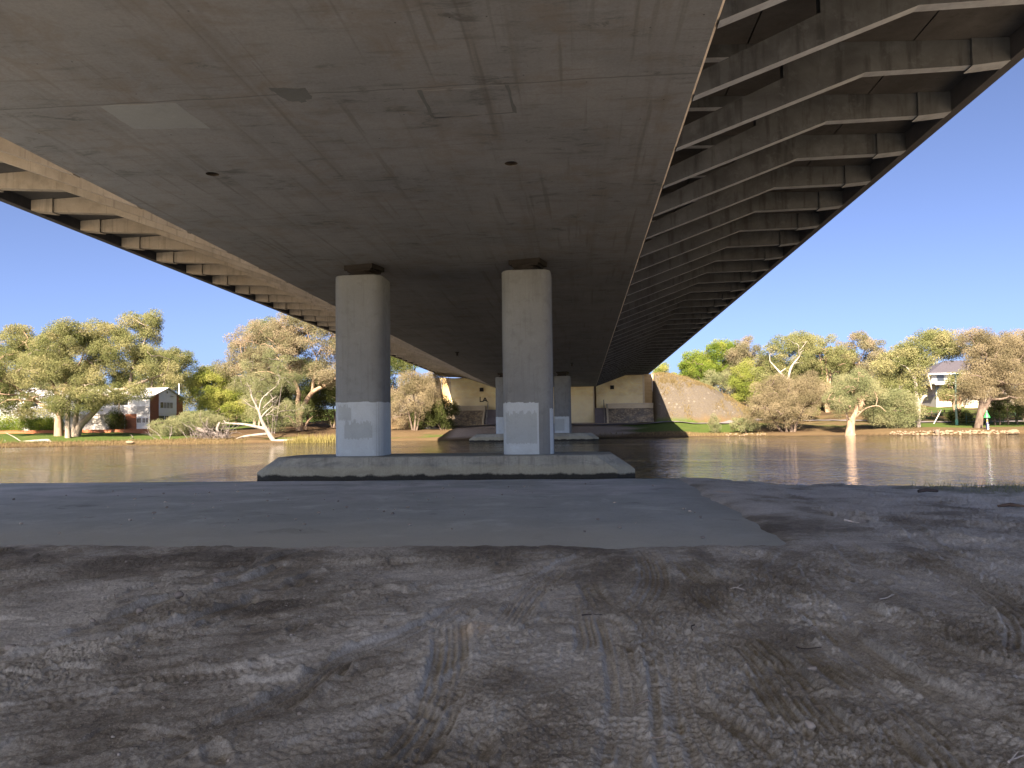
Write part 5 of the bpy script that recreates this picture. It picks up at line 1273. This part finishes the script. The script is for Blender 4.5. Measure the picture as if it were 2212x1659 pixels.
# background trees that close the view behind both banks
g_ = rs(300)
BACK = [('dense olive tree in the row far behind the left houses', 'leaf_olive', [(-118, 150), (-106, 146), (-94, 152), (-82, 148), (-72, 156), (-62, 150), (-53, 146), (-45, 152)], 'trees far behind the left bank'),
        ('dense grey green tree in the row far behind the right bank', 'leaf_grey', [(34, 160), (44, 156), (54, 165), (64, 160), (86, 160), (98, 152), (108, 160), (26, 158)], 'trees far behind the right bank')]
for lb, lf, spots, grp in BACK:
    for i, (x, y) in enumerate(spots):
        k = g_.uniform(0.85, 1.2) * (1.0 if x < 0 else 0.82)
        make_tree('background_tree', lb, (x, y), [(0, 0, 5.4 * k, 6.4, 3, 5.0 * k, 56), (g_.uniform(-2, 2), 0, 9.2 * k, 3.4, 2.4, 2.2 * k, 18)], ['leaf_olive', 'leaf_grey', 'leaf_dark', 'leaf_olive'][i % 4], 'bark_brown', 310 + i + (20 if x > 0 else 0),
                  [([(0, 0, 0), (0.3, 0, 3), (0, 0, 7 * k)], (0.3, 0.25, 0.1))], rc=1.25, per=42, size=0.42, limbs=6, twigs=0.15, group=grp)

# ------------------------------------------------------------------ buildings and walls on the left bank
w = thing('retaining_wall', 'low rust red garden wall between the left lawn and the white house', 'wall', (0, 0, 0))
MB().box(-110, -74.5, 111.0, 111.35, 0.1, 1.36).build('wall_section', M['redwall'], w, 'smooth orange red left length of the wall')
MB().box(-74.49, -63.6, 111.02, 111.33, 0.1, 1.38).build('wall_section', M['brick'], w, 'darker brick right length of the wall')
cp = MB(); cp.box(-110, -63.5, 110.96, 111.39, 1.38, 1.45); cp.build('coping', M['redwall'], w)

h = thing('house', 'two storey white house with red brick panels and a white gabled roof', 'house', (0, 0, 0))
gx, zb_ = -67.0, 1.3
ya, yb, yr = 115.0, 125.0, 120.0
ze, zp = 6.45, 8.05
mb = MB()
def gz_(y): return ze + (zp - ze) * (1 - abs(y - yr) / 5.0)
mb.prism_x([(ya + 0.02, zb_), (yb, zb_), (yb, ze - 0.05), (yr, zp - 0.08), (ya + 0.02, ze - 0.05)], -92, gx - 0.14)
mb.build('wall', M['white'], h)
for y0, y1, lab in ((ya + 0.05, 117.5, 'tall red brick panel on the gable wall'), (123.0, yb, 'narrow red brick panel on the gable wall')):
    MB().prism_x([(y0, zb_), (y1, zb_), (y1, gz_(y1) - 0.1), (y0, gz_(y0) - 0.1)], gx - 0.14, gx).build('brick_panel', M['brick'], h, lab)
MB().prism_x([(117.5, 3.87), (123.0, 3.87), (123.0, gz_(123.0) - 0.1), (yr, zp - 0.12), (117.5, gz_(117.5) - 0.1)], gx - 0.14, gx - 0.03).build('gable_board', M['white'], h)
wf = MB(); wf.box(gx - 0.03, gx + 0.03, 117.85, 121.75, 4.66, 5.78); wf = wf.build('window', M['white'], h)
for k in range(4):
    y0 = 117.95 + k * 0.96
    MB().box(gx + 0.03, gx + 0.04, y0, y0 + 0.82, 4.76, 5.68).build('pane', M['curtain'] if k else M['glass'], wf)
MB().box(gx - 0.03, gx + 0.02, yr - 0.16, yr + 0.16, 7.15, 7.5).build('vent', M['glass'], h)
lp = MB(); lp.box(gx - 0.03, gx + 0.12, 121.0, 121.5, 6.72, 6.8); lp.box(gx + 0.05, gx + 0.14, 121.3, 121.9, 6.66, 6.72); lp.build('wall_lamp', M['steel'], h)
wl = MB().box(gx - 0.14, gx - 0.02, 117.6, 121.0, 2.2, 3.5).build('window', M['glass'], h, 'dark lower window under the gable')
MB().box(gx - 0.02, gx + 0.01, 119.2, 119.35, 2.2, 3.5).build('mullion', M['white'], wl)
# roof: two slopes with thickness, overhanging
rf = MB()
for sy in (-1, 1):
    e, zz = yr + sy * 5.35, ze - 0.12
    rf.loft([[(-92.4, yr, zp + 0.06), (-92.4, e, zz + 0.06), (-92.4, e, zz - 0.06), (-92.4, yr, zp - 0.06)][::sy], [(gx + 0.3, yr, zp + 0.06), (gx + 0.3, e, zz + 0.06), (gx + 0.3, e, zz - 0.06), (gx + 0.3, yr, zp - 0.06)][::sy]])
rf = rf.build('roof', M['roofwhite'], h)
MB().tube([(-67.5, 124.6, 6.4), (-67.5, 124.6, 9.0)], 0.07, 8).build('aerial_pole', M['white'], rf)
# front: white band, brick base, windows
MB().box(-92, gx - 0.14, ya - 0.10, ya + 0.02, 3.80, 5.0).build('front_band', M['roofwhite'], h)
MB().box(-71.0, -69.2, ya - 0.08, ya + 0.02, zb_, 3.8).build('brick_panel', M['brick'], h, 'red brick panel beside the lower white bay')
for x0, x1 in ((-69.1, -68.45), (-68.2, -67.75), (-67.6, -67.3)):
    f = MB().box(x0 - 0.08, x1 + 0.08, ya - 0.05, ya + 0.02, 2.33, 3.22).build('window', M['white'], h)
    MB().box(x0, x1, ya - 0.07, ya - 0.05, 2.42, 3.13).build('pane', M['glass'], f)
for x0 in (-88.0, -83.0, -78.5, -73.0):
    f = MB().box(x0, x0 + 2.4, ya - 0.03, ya + 0.02, 5.2, 6.15).build('window', M['steel'], h)
    MB().box(x0 + 0.08, x0 + 2.32, ya - 0.05, ya - 0.03, 5.27, 6.08).build('pane', M['glass'], f)
MB().tube([(gx - 0.05, ya - 0.03, 6.3), (gx - 0.05, ya - 0.03, zb_)], 0.06, 6).build('downpipe', M['white'], h)
# glazed sun room projecting below the band
sr = MB(); sr.box(-80.0, -72.7, 113.5, ya - 0.1, zb_, 2.3); sr.box(-80.2, -72.5, 113.35, ya - 0.1, 3.72, 3.86)
for x in (-80.0, -77.9, -76.1, -74.4, -72.8): sr.box(x, x + 0.12, 113.48, 113.6, 2.3, 3.72)
sr = sr.build('sun_room', M['pale'], h)
for x in (-79.88, -77.78, -75.98, -74.28): MB().box(x, x + 1.48, 113.54, 113.56, 2.31, 3.71).build('pane', M['curtain'], sr)
MB().box(-72.45, -71.2, 114.3, ya - 0.1, zb_, 3.75).build('brick_pier', M['brick'], h)

h2 = thing('house', 'white building glimpsed through the leaves at the far left', 'house', (0, 0, 0))
MB().box(-108, -99.5, 136, 144, 2, 8.0).build('wall', M['white'], h2)
MB().prism_x([(135.5, 8.0), (144.5, 8.0), (140, 9.6)], -108.4, -99.1).build('roof', M['roofwhite'], h2)
for x in (-106.5, -103): MB().box(x, x + 1.6, 135.95, 136, 4.6, 6.2).build('window', M['glass'], h2)

# ------------------------------------------------------------------ house on the right bank
r = thing('house', 'two storey cream house with a dark hipped roof and cedar lined verandah', 'house', (0, 0, 0))
GB = 3.2
MB().box(59.9, 72, 137.5, 147, 5.0, 8.95).build('upper_wall', M['pale'], r)
hp = MB()
a = [(59.1, 136.7, 8.95), (73, 136.7, 8.95), (73, 148, 8.95), (59.1, 148, 8.95)]
hp.add(a + [(64.3, 142.3, 11.5), (68.4, 142.3, 11.5)], [(0, 1, 5, 4), (1, 2, 5), (2, 3, 4, 5), (3, 0, 4), (3, 2, 1, 0)])
hp = hp.build('roof', M['tiles'], r)
fs_ = MB(); fs_.box(59.0, 73.1, 136.6, 136.7, 8.80, 9.02); fs_.box(59.0, 59.1, 136.7, 148, 8.80, 9.02); fs_.build('fascia', M['white'], hp)
for x0, x1 in ((60.8, 61.9), (63.2, 64.6), (66.0, 67.4)):
    f = MB().box(x0 - 0.07, x1 + 0.07, 137.44, 137.5, 7.65, 8.85).build('window', M['teal'], r)
    MB().box(x0, x1, 137.42, 137.44, 7.72, 8.78).build('pane', M['glass'], f)
# verandah
vr = MB(); vr.box(58.5, 68, 133.0, 146.5, 6.98, 7.22); vr = vr.build('verandah_roof', M['teal'], r)
MB().box(58.44, 68, 132.94, 133.0, 6.92, 7.24).build('fascia', M['white'], vr)
MB().box(58.6, 67.9, 133.1, 146.4, 6.95, 6.98).build('cedar_lining', M['cedar'], vr)
for x, y in ((59.3, 134.6), (59.3, 138.2), (59.3, 142), (59.3, 145.5), (63.6, 134.6), (67.4, 134.6)):
    MB().box(x - 0.08, x + 0.08, y - 0.08, y + 0.08, 5.05, 6.95).build('verandah_post', M['teal'], r)
MB().box(60.6, 67.5, 137.42, 137.5, 5.06, 6.8).build('sliding_door', M['glass'], r)
MB().box(60.3, 60.4, 138, 145.5, 5.06, 6.8).build('side_window', M['glass'], r)
MB().box(59.4, 59.5, 135, 147, GB - 0.6, 5.05).build('terrace_side_wall_shade', M['shadewall'], r)
MB().box(59.5, 72, 135, 147, GB - 0.6, 5.0).build('terrace_wall', M['cream'], r)
ft = MB(); ft.box(59.85, 63.3, 134.92, 135.0, 4.32, 5.35); ft.build('rust_screen', M['rusty'], r)
MB().box(63.4, 66.6, 134.9, 135.0, 4.4, 4.55).build('wall_cap', M['teal'], r)
lw = thing('garden_wall', 'low cream block wall in front of the dark roofed house', 'wall', (0, 0, 0))
MB().box(62.9, 74, 132.8, 133.05, 2.4, 3.9).build('wall_section', M['cream'], lw)
MB().box(62.86, 74, 132.74, 133.1, 3.9, 3.98).build('coping', M['teal'], lw)

# ------------------------------------------------------------------ small fixtures on the right bank
z0 = tz(49.1, 106)
lp = thing('lamp_post', 'tall pale green lamp post on the grass in front of the dark roofed house', 'lamp post', (49.1, 106, z0))
MB().tube([(0, 0, -0.2), (0, 0, 3), (0.1, 0, 6.6)], [0.15, 0.13, 0.10], 10).build('pole', M['verdigris'], lp)
MB().tube([(0, 0, -0.2), (0, 0, 0.7)], 0.19, 10).build('base_sleeve', M['mgreen2'], lp)
lh = MB(); lh.box(-0.28, 0.5, -0.16, 0.16, 6.55, 6.7); lh.tube([(0.1, 0, 6.5), (0.1, 0, 6.62)], 0.14, 10); lh.build('lamp_head', M['verdigris'], lp)
z0 = tz(47.8, 110)
tag(MB().tube([(47.8, 110, z0 - 0.3), (49.75, 111.6, z0 + 1.9)], 0.06, 8).build('leaning_pole', M['white_pipe']), 'thin white pole leaning to the right on the bank beside the path', 'pole')
mk = thing('channel_marker', 'river channel marker with a green conical topmark on a banded pole', 'marker', (48.59, 97.27, WZ))
MB().tube([(0.02, 0, -2.5), (0, 0, 0.45)], 0.13, 12).build('pile', M['white_pipe'], mk)
MB().tube([(0, 0, 0.45), (-0.02, 0, 1.35)], 0.16, 12).build('sign_sleeve', M['navy'], mk)
tx = MB()
for k in range(6):        # white characters down the dark sleeve
    z = 0.58 + k * 0.11
    tx.box(-0.10, 0.02 + 0.05 * (k % 2), -0.172, -0.166, z, z + 0.06)
tx.build('sign_lettering', M['white'], mk)
MB().tube([(-0.02, 0, 1.35), (-0.04, 0, 2.05)], 0.075, 10).build('pole', M['white_pipe'], mk)
MB().tube([(-0.025, 0, 1.5), (-0.03, 0, 1.75)], 0.082, 10).build('yellow_band', M['yellow'], mk)
cn = MB(); n = 8
cn.loft([[(-0.04 + 0.37 * math.cos(2 * PI * k / n), 0.37 * math.sin(2 * PI * k / n), 2.0) for k in range(n)], [(-0.04 + 0.05 * math.cos(2 * PI * k / n), 0.05 * math.sin(2 * PI * k / n), 2.72) for k in range(n)]])
cn = cn.build('topmark', M['mgreen'], mk)
MB().tube([(-0.05, 0, 2.72), (-0.05, 0, 2.86)], [0.09, 0.07], 10).build('lantern', M['mgreen2'], cn)
# low fence of posts by the grass
fe = thing('post_fence', 'low fence of weathered posts with dark green rails above the white pole', 'fence', (0, 0, 0))
pp = [(50.0, 119.5), (51.0, 119.6), (52.0, 119.8), (53.0, 120.0), (54.0, 120.2), (55.0, 120.4)]
for x, y in pp:
    z = tz(x, y); MB().tube([(x, y, z - 0.3), (x, y, z + 0.95)], 0.09, 7).build('post', M['postwood'], fe)
for dz in (0.45, 0.8): MB().tube([(x, y, tz(x, y) + dz) for x, y in pp], 0.035, 5).build('rail', M['greenfence'], fe)
f2 = thing('railing_fence', 'dark green railing along the bank behind the big riverside sheoak', 'fence', (0, 0, 0))
pp = [(51.4 + 1.6 * k, 108.3 + 0.05 * k) for k in range(9)]
for x, y in pp:
    z = tz(x, y); MB().tube([(x, y, z - 0.3), (x, y, z + 1.35)], 0.06, 6).build('post', M['greenfence'], f2)
for dz in (0.3, 0.65, 1.0, 1.3): MB().tube([(x, y, tz(x, y) + dz) for x, y in pp], 0.03, 5).build('rail', M['greenfence'], f2)
# dark upright trunks in the shade at the far right
g_ = rs(401)
for k in range(7):
    x, y = 53.6 + 1.05 * k + g_.uniform(-0.2, 0.2), 105.5 + g_.uniform(-0.6, 1.4)
    t = thing('sheoak_sapling', 'young dark stemmed sheoak in the shady row at the right edge of the bank', 'tree', (x, y, tz(x, y) - 0.05), 'young sheoaks along the right bank')
    H_ = g_.uniform(2.6, 3.6)
    MB().tube([(0, 0, 0), (g_.uniform(-.15, .15), 0, H_ * 0.5), (g_.uniform(-.3, .3), 0, H_)], [0.11, 0.09, 0.05], 6).build('trunk', M['bark_brown'], t)
    cl = crown_clumps([(0, 0, H_ * 0.62, 0.62, 0.6, H_ * 0.42, 16)], 420 + k, 0.42)
    link('crown', leaf_mesh('crown', cl, M['leaf_dark'], 170, 0.2, 440 + k, 0.8, 0.9, 0.4), t)
# pale rocks along the water's edge
def rock_mesh(seed, sub=2):
    bm = bmesh.new(); bmesh.ops.create_icosphere(bm, subdivisions=sub, radius=1.0)
    g = rs(seed); ax = g.normal(size=(5, 3))
    for v in bm.verts:
        p = np.array(v.co); k = 1.0
        for a in ax:
            a = a / np.linalg.norm(a); k -= 0.30 * max(0, p.dot(a) - 0.45)
        v.co = Vector(p * k * (1 + 0.07 * g.normal()))
    me = bpy.data.meshes.new('rock'); bm.to_mesh(me); bm.free(); return me
ROCKS = [rock_mesh(500 + k) for k in range(6)]
for m_ in ROCKS: m_.materials.append(M['limestone'])
g_ = rs(510)
for k in range(96):
    x = 37.2 + 13.4 * (k // 2) / 48 + g_.uniform(-0.1, 0.1); y = float(shore(x)) + (0.15 if k % 2 else 0.55) + g_.uniform(-0.15, 0.2)
    o = link('shore_rock', ROCKS[k % 6]); o.location = (x, y, max(tz(x, y), WZ) + 0.06 + (0.05 if k % 2 else 0.0))
    sc_ = g_.uniform(0.10, 0.21); o.scale = (sc_ * 1.4, sc_, sc_ * g_.uniform(0.7, 1.0)); o.rotation_euler = (g_.uniform(-.3, .3), g_.uniform(-.3, .3), g_.uniform(0, 6.3))
    tag(o, 'pale limestone rock in the low wall along the right shoreline', 'rock', 'limestone rocks edging the right shore')
o = link('shore_block', ROCKS[2]); o.location = (49.7, float(shore(49.7)) + 0.1, -0.25); o.scale = (0.85, 0.5, 0.36)
tag(o, 'largest pale limestone block, at the right end of the shoreline rocks', 'rock')
o = link('shore_block', ROCKS[4]); o.location = (-57.1, float(shore(-57.1)) + 0.2, -0.2); o.scale = (0.6, 0.35, 0.2)
tag(o, 'orange flat stone on the left shore beside the log', 'rock')
for k in range(26):
    x = 19.0 + 5.0 * k / 26 + g_.uniform(-0.2, 0.2); y = float(shore(x)) + g_.uniform(0.2, 1.0)
    o = link('shore_rock', ROCKS[k % 6]); o.location = (x, y, tz(x, y) + 0.03); sc_ = g_.uniform(0.08, 0.18); o.scale = (sc_ * 1.4, sc_, sc_ * .8); o.rotation_euler = (0, 0, g_.uniform(0, 6.3))
    tag(o, 'small pale rubble stone on the beach left of the brown sheoak', 'rock', 'rubble stones on the right beach')

# ------------------------------------------------------------------ stones, twigs and scraps on the sand
PEB = [rock_mesh(600 + k, 3) for k in range(8)]
for m_ in PEB:
    m_.materials.append(M['pebble']); m_.polygons.foreach_set('use_smooth', [True] * len(m_.polygons))
def stone(x, y, s_, k, label, group=None, name='stone', flat=0.7, sink=0.25):
    o = link(name, PEB[k % 8]); o.location = (x, y, gz(x, y) + s_ * flat * (1 - sink) * 0.6)
    o.scale = (s_ * RNG.uniform(0.9, 1.35), s_ * RNG.uniform(0.75, 1.0), s_ * flat); o.rotation_euler = (RNG.uniform(-.2, .2), RNG.uniform(-.2, .2), RNG.uniform(0, 6.3))
    return tag(o, label, 'stone', group)
stone(-3.74, 6.94, 0.05, 0, 'large pale rounded stone, biggest on the sand at left', flat=0.85, sink=0.0)
stone(-3.85, 6.48, 0.036, 1, 'pale pointed stone just in front of the largest rounded stone', flat=0.9, sink=0.0)
stone(-4.09, 6.18, 0.026, 2, 'small pale stone left of the pointed stone')
stone(-4.23, 5.44, 0.05, 3, 'flat grey brown stone at the left edge of the sand', flat=0.5)
stone(-4.04, 5.48, 0.03, 4, 'whitish angular stone near the left edge of the sand')
stone(1.17, 4.25, 0.03, 5, 'tan and white stone alone on the sand at right')
stone(-3.69, 7.59, 0.04, 6, 'buff stone lying furthest back on the left sand')
stone(1.40, 5.01, 0.035, 7, 'grey flat stone beside the tyre tread at right', flat=0.45)
small = [(-4.14, 7.24), (-4.04, 6.83), (-4.08, 6.69), (-3.67, 5.39), (-3.32, 5.13), (-3.27, 5.09), (-3.25, 5.26), (-3.11, 5.23), (-3.05, 5.13), (-3.32, 4.93), (-4.09, 5.36), (-2.44, 4.36), (-2.45, 3.89), (-2.18, 3.89), (-2.2, 3.68), (-2.58, 3.64), (-2.39, 3.62), (-2.18, 3.76), (-1.74, 3.61), (-1.69, 3.6), (-1.64, 3.61), (-3.61, 6.35), (-3.83, 5.79), (-2.56, 5.16), (-2.68, 7.03), (-3.76, 4.79), (-2.41, 3.8), (-5.38, 8.76), (-5.7, 7.72), (-3.66, 6.86), (-3.60, 6.80), (0.86, 4.42), (0.91, 4.37), (0.67, 4.92), (1.03, 5.16), (2.22, 6.54), (0.29, 4.97), (0.79, 4.83)]
for k in range(60): small.append((RNG.uniform(-4.2, -0.8) if k % 3 else RNG.uniform(-0.8, 3.0), RNG.uniform(3.5, 8.0)))
for k, (x, y) in enumerate(small):
    stone(x, y, RNG.uniform(0.006, 0.0125) * (0.6 + 0.12 * y), k, 'small pale pebble scattered on the churned sand', 'pebbles on the sand', 'pebble')
for k in range(90):
    x, y = RNG.uniform(-13, 2.0), RNG.uniform(10.6, 20.5)
    o = link('pebble', PEB[k % 8]); s_ = RNG.uniform(0.014, 0.034); o.location = (x, y, 0.02); o.scale = (s_ * 1.3, s_, s_ * 0.6); o.rotation_euler = (0, 0, RNG.uniform(0, 6))
    tag(o, 'small loose stone lying on the dusty asphalt', 'stone', 'loose stones on the asphalt')
def twig(p, q, r_, mat, label, bend=0.05, fork=False):
    r_ *= 0.6
    a, b = Vector((*p, 0)), Vector((*q, 0)); mid = (a + b) / 2 + Vector((RNG.uniform(-bend, bend), RNG.uniform(-bend, bend), 0))
    pts = [(v.x, v.y, gz(v.x, v.y) + r_ * 1.2) for v in (a, mid, b)]
    mb = MB().tube([tuple(c) for c in bez(pts, 4)], [r_ * (1 - 0.05 * i) for i in range(9)], 6)
    if fork: mb.tube([pts[1], (pts[1][0] + 0.06, pts[1][1] + 0.05, pts[1][2] + 0.02)], [r_ * 0.7, r_ * 0.3], 5)
    return tag(mb.build('twig', M[mat]), label, 'twig')
twig((-0.02, 6.46), (0.22, 6.55), 0.010, 'twigdark', 'dark straight twig near the middle of the sand')
twig((0.27, 4.42), (0.36, 4.48), 0.009, 'twig', 'curled pale strip of bark in the middle foreground', 0.04)
twig((1.48, 5.66), (1.64, 5.62), 0.009, 'twigdark', 'dark twig at the top of the right tyre tread')
twig((1.37, 7.44), (1.48, 7.38), 0.010, 'scrap', 'white scrap of bark on the dark sand patch', 0.03, True)
twig((0.86, 6.22), (0.83, 6.12), 0.010, 'twigdark', 'short dark twig with a pale end right of centre')
twig((2.62, 7.2), (2.80, 7.36), 0.010, 'scrap', 'white twig on the right hand sand', 0.06, True)
twig((1.92, 3.79), (2.04, 3.88), 0.010, 'scrap', 'white forked twig in the bottom right corner', 0.04, True)
twig((3.98, 12.27), (4.15, 12.14), 0.03, 'scrap', 'white scrap on the dark sand past the asphalt corner', 0.05)
twig((-4.38, 6.95), (-4.19, 6.7), 0.008, 'twig', 'pale thin twig left of the pointed stone')
twig((-2.92, 5.67), (-2.81, 5.56), 0.008, 'twig', 'pale thin twig left of the sand furrows')
twig((-2.55, 4.5), (-2.45, 4.52), 0.008, 'twig', 'curved pale twig among pebbles at lower left', 0.04)
twig((2.1, 4.36), (1.98, 4.25), 0.007, 'twig', 'thin pale stalk standing out of the right foreground sand')
twig((-0.25, 7.0), (-0.05, 7.05), 0.008, 'twig', 'pale forked twig on the middle sand', 0.05, True)
twig((0.30, 4.05), (0.40, 4.02), 0.010, 'twig', 'pale twig lying in the bottom tyre track')
o = MB().tube([(7.5, 18.1, 0), (7.7, 18.15, 0.03), (7.95, 18.17, 0)], [0.035, 0.045, 0.03], 8).build('driftwood_log', M['twigdark']); o.location = (0, 0, gz(7.7, 18.1) + 0.06)
tag(o, 'short black log at the edge of the near bank', 'log')
o = MB().tube([(7.3, 14.4, 0), (7.5, 14.36, 0.03), (7.75, 14.25, 0)], [0.02, 0.035, 0.012], 8).build('driftwood_log', M['bark_brown']); o.location = (0, 0, gz(7.5, 14.3) + 0.04)
tag(o, 'reddish brown bark piece on the sand near the right edge', 'log')
# thin grass on the near bank at the right edge
g = rs(700); n = 2600
x = g.uniform(8.2, 13.0, n); y = g.uniform(15.5, 20.4, n); keep = g.uniform(0, 1, n) < np.clip((x - 8.0) / 3 + (y - 18.6) / 4, 0, 1); x, y = x[keep], y[keep]; n = len(x)
z = ground_full(x, y) - 0.01; hgt = g.uniform(0.06, 0.28, n) * (0.6 + 0.5 * (g.uniform(0, 1, n) < 0.15)); a = g.uniform(0, 2 * PI, n)
lx, ly = g.normal(0, 0.3, n) * hgt, g.normal(0, 0.3, n) * hgt; w_ = 0.008
V = np.stack([np.stack([x - np.cos(a) * w_, y - np.sin(a) * w_, z], 1), np.stack([x + np.cos(a) * w_, y + np.sin(a) * w_, z], 1), np.stack([x + lx, y + ly, z + hgt], 1)], 1).reshape(-1, 3)
tag(link('bank_grass', np_mesh('bank_grass', V, np.arange(len(V)).reshape(-1, 3), M['leaf_grey'], False, [('tint', 'FACE', np.clip(0.5 + 0.3 * g.normal(size=n), 0, 1))])), 'thin green grass growing on the near bank at the right edge', 'grass', None, 'stuff')
#@@NEXT@@
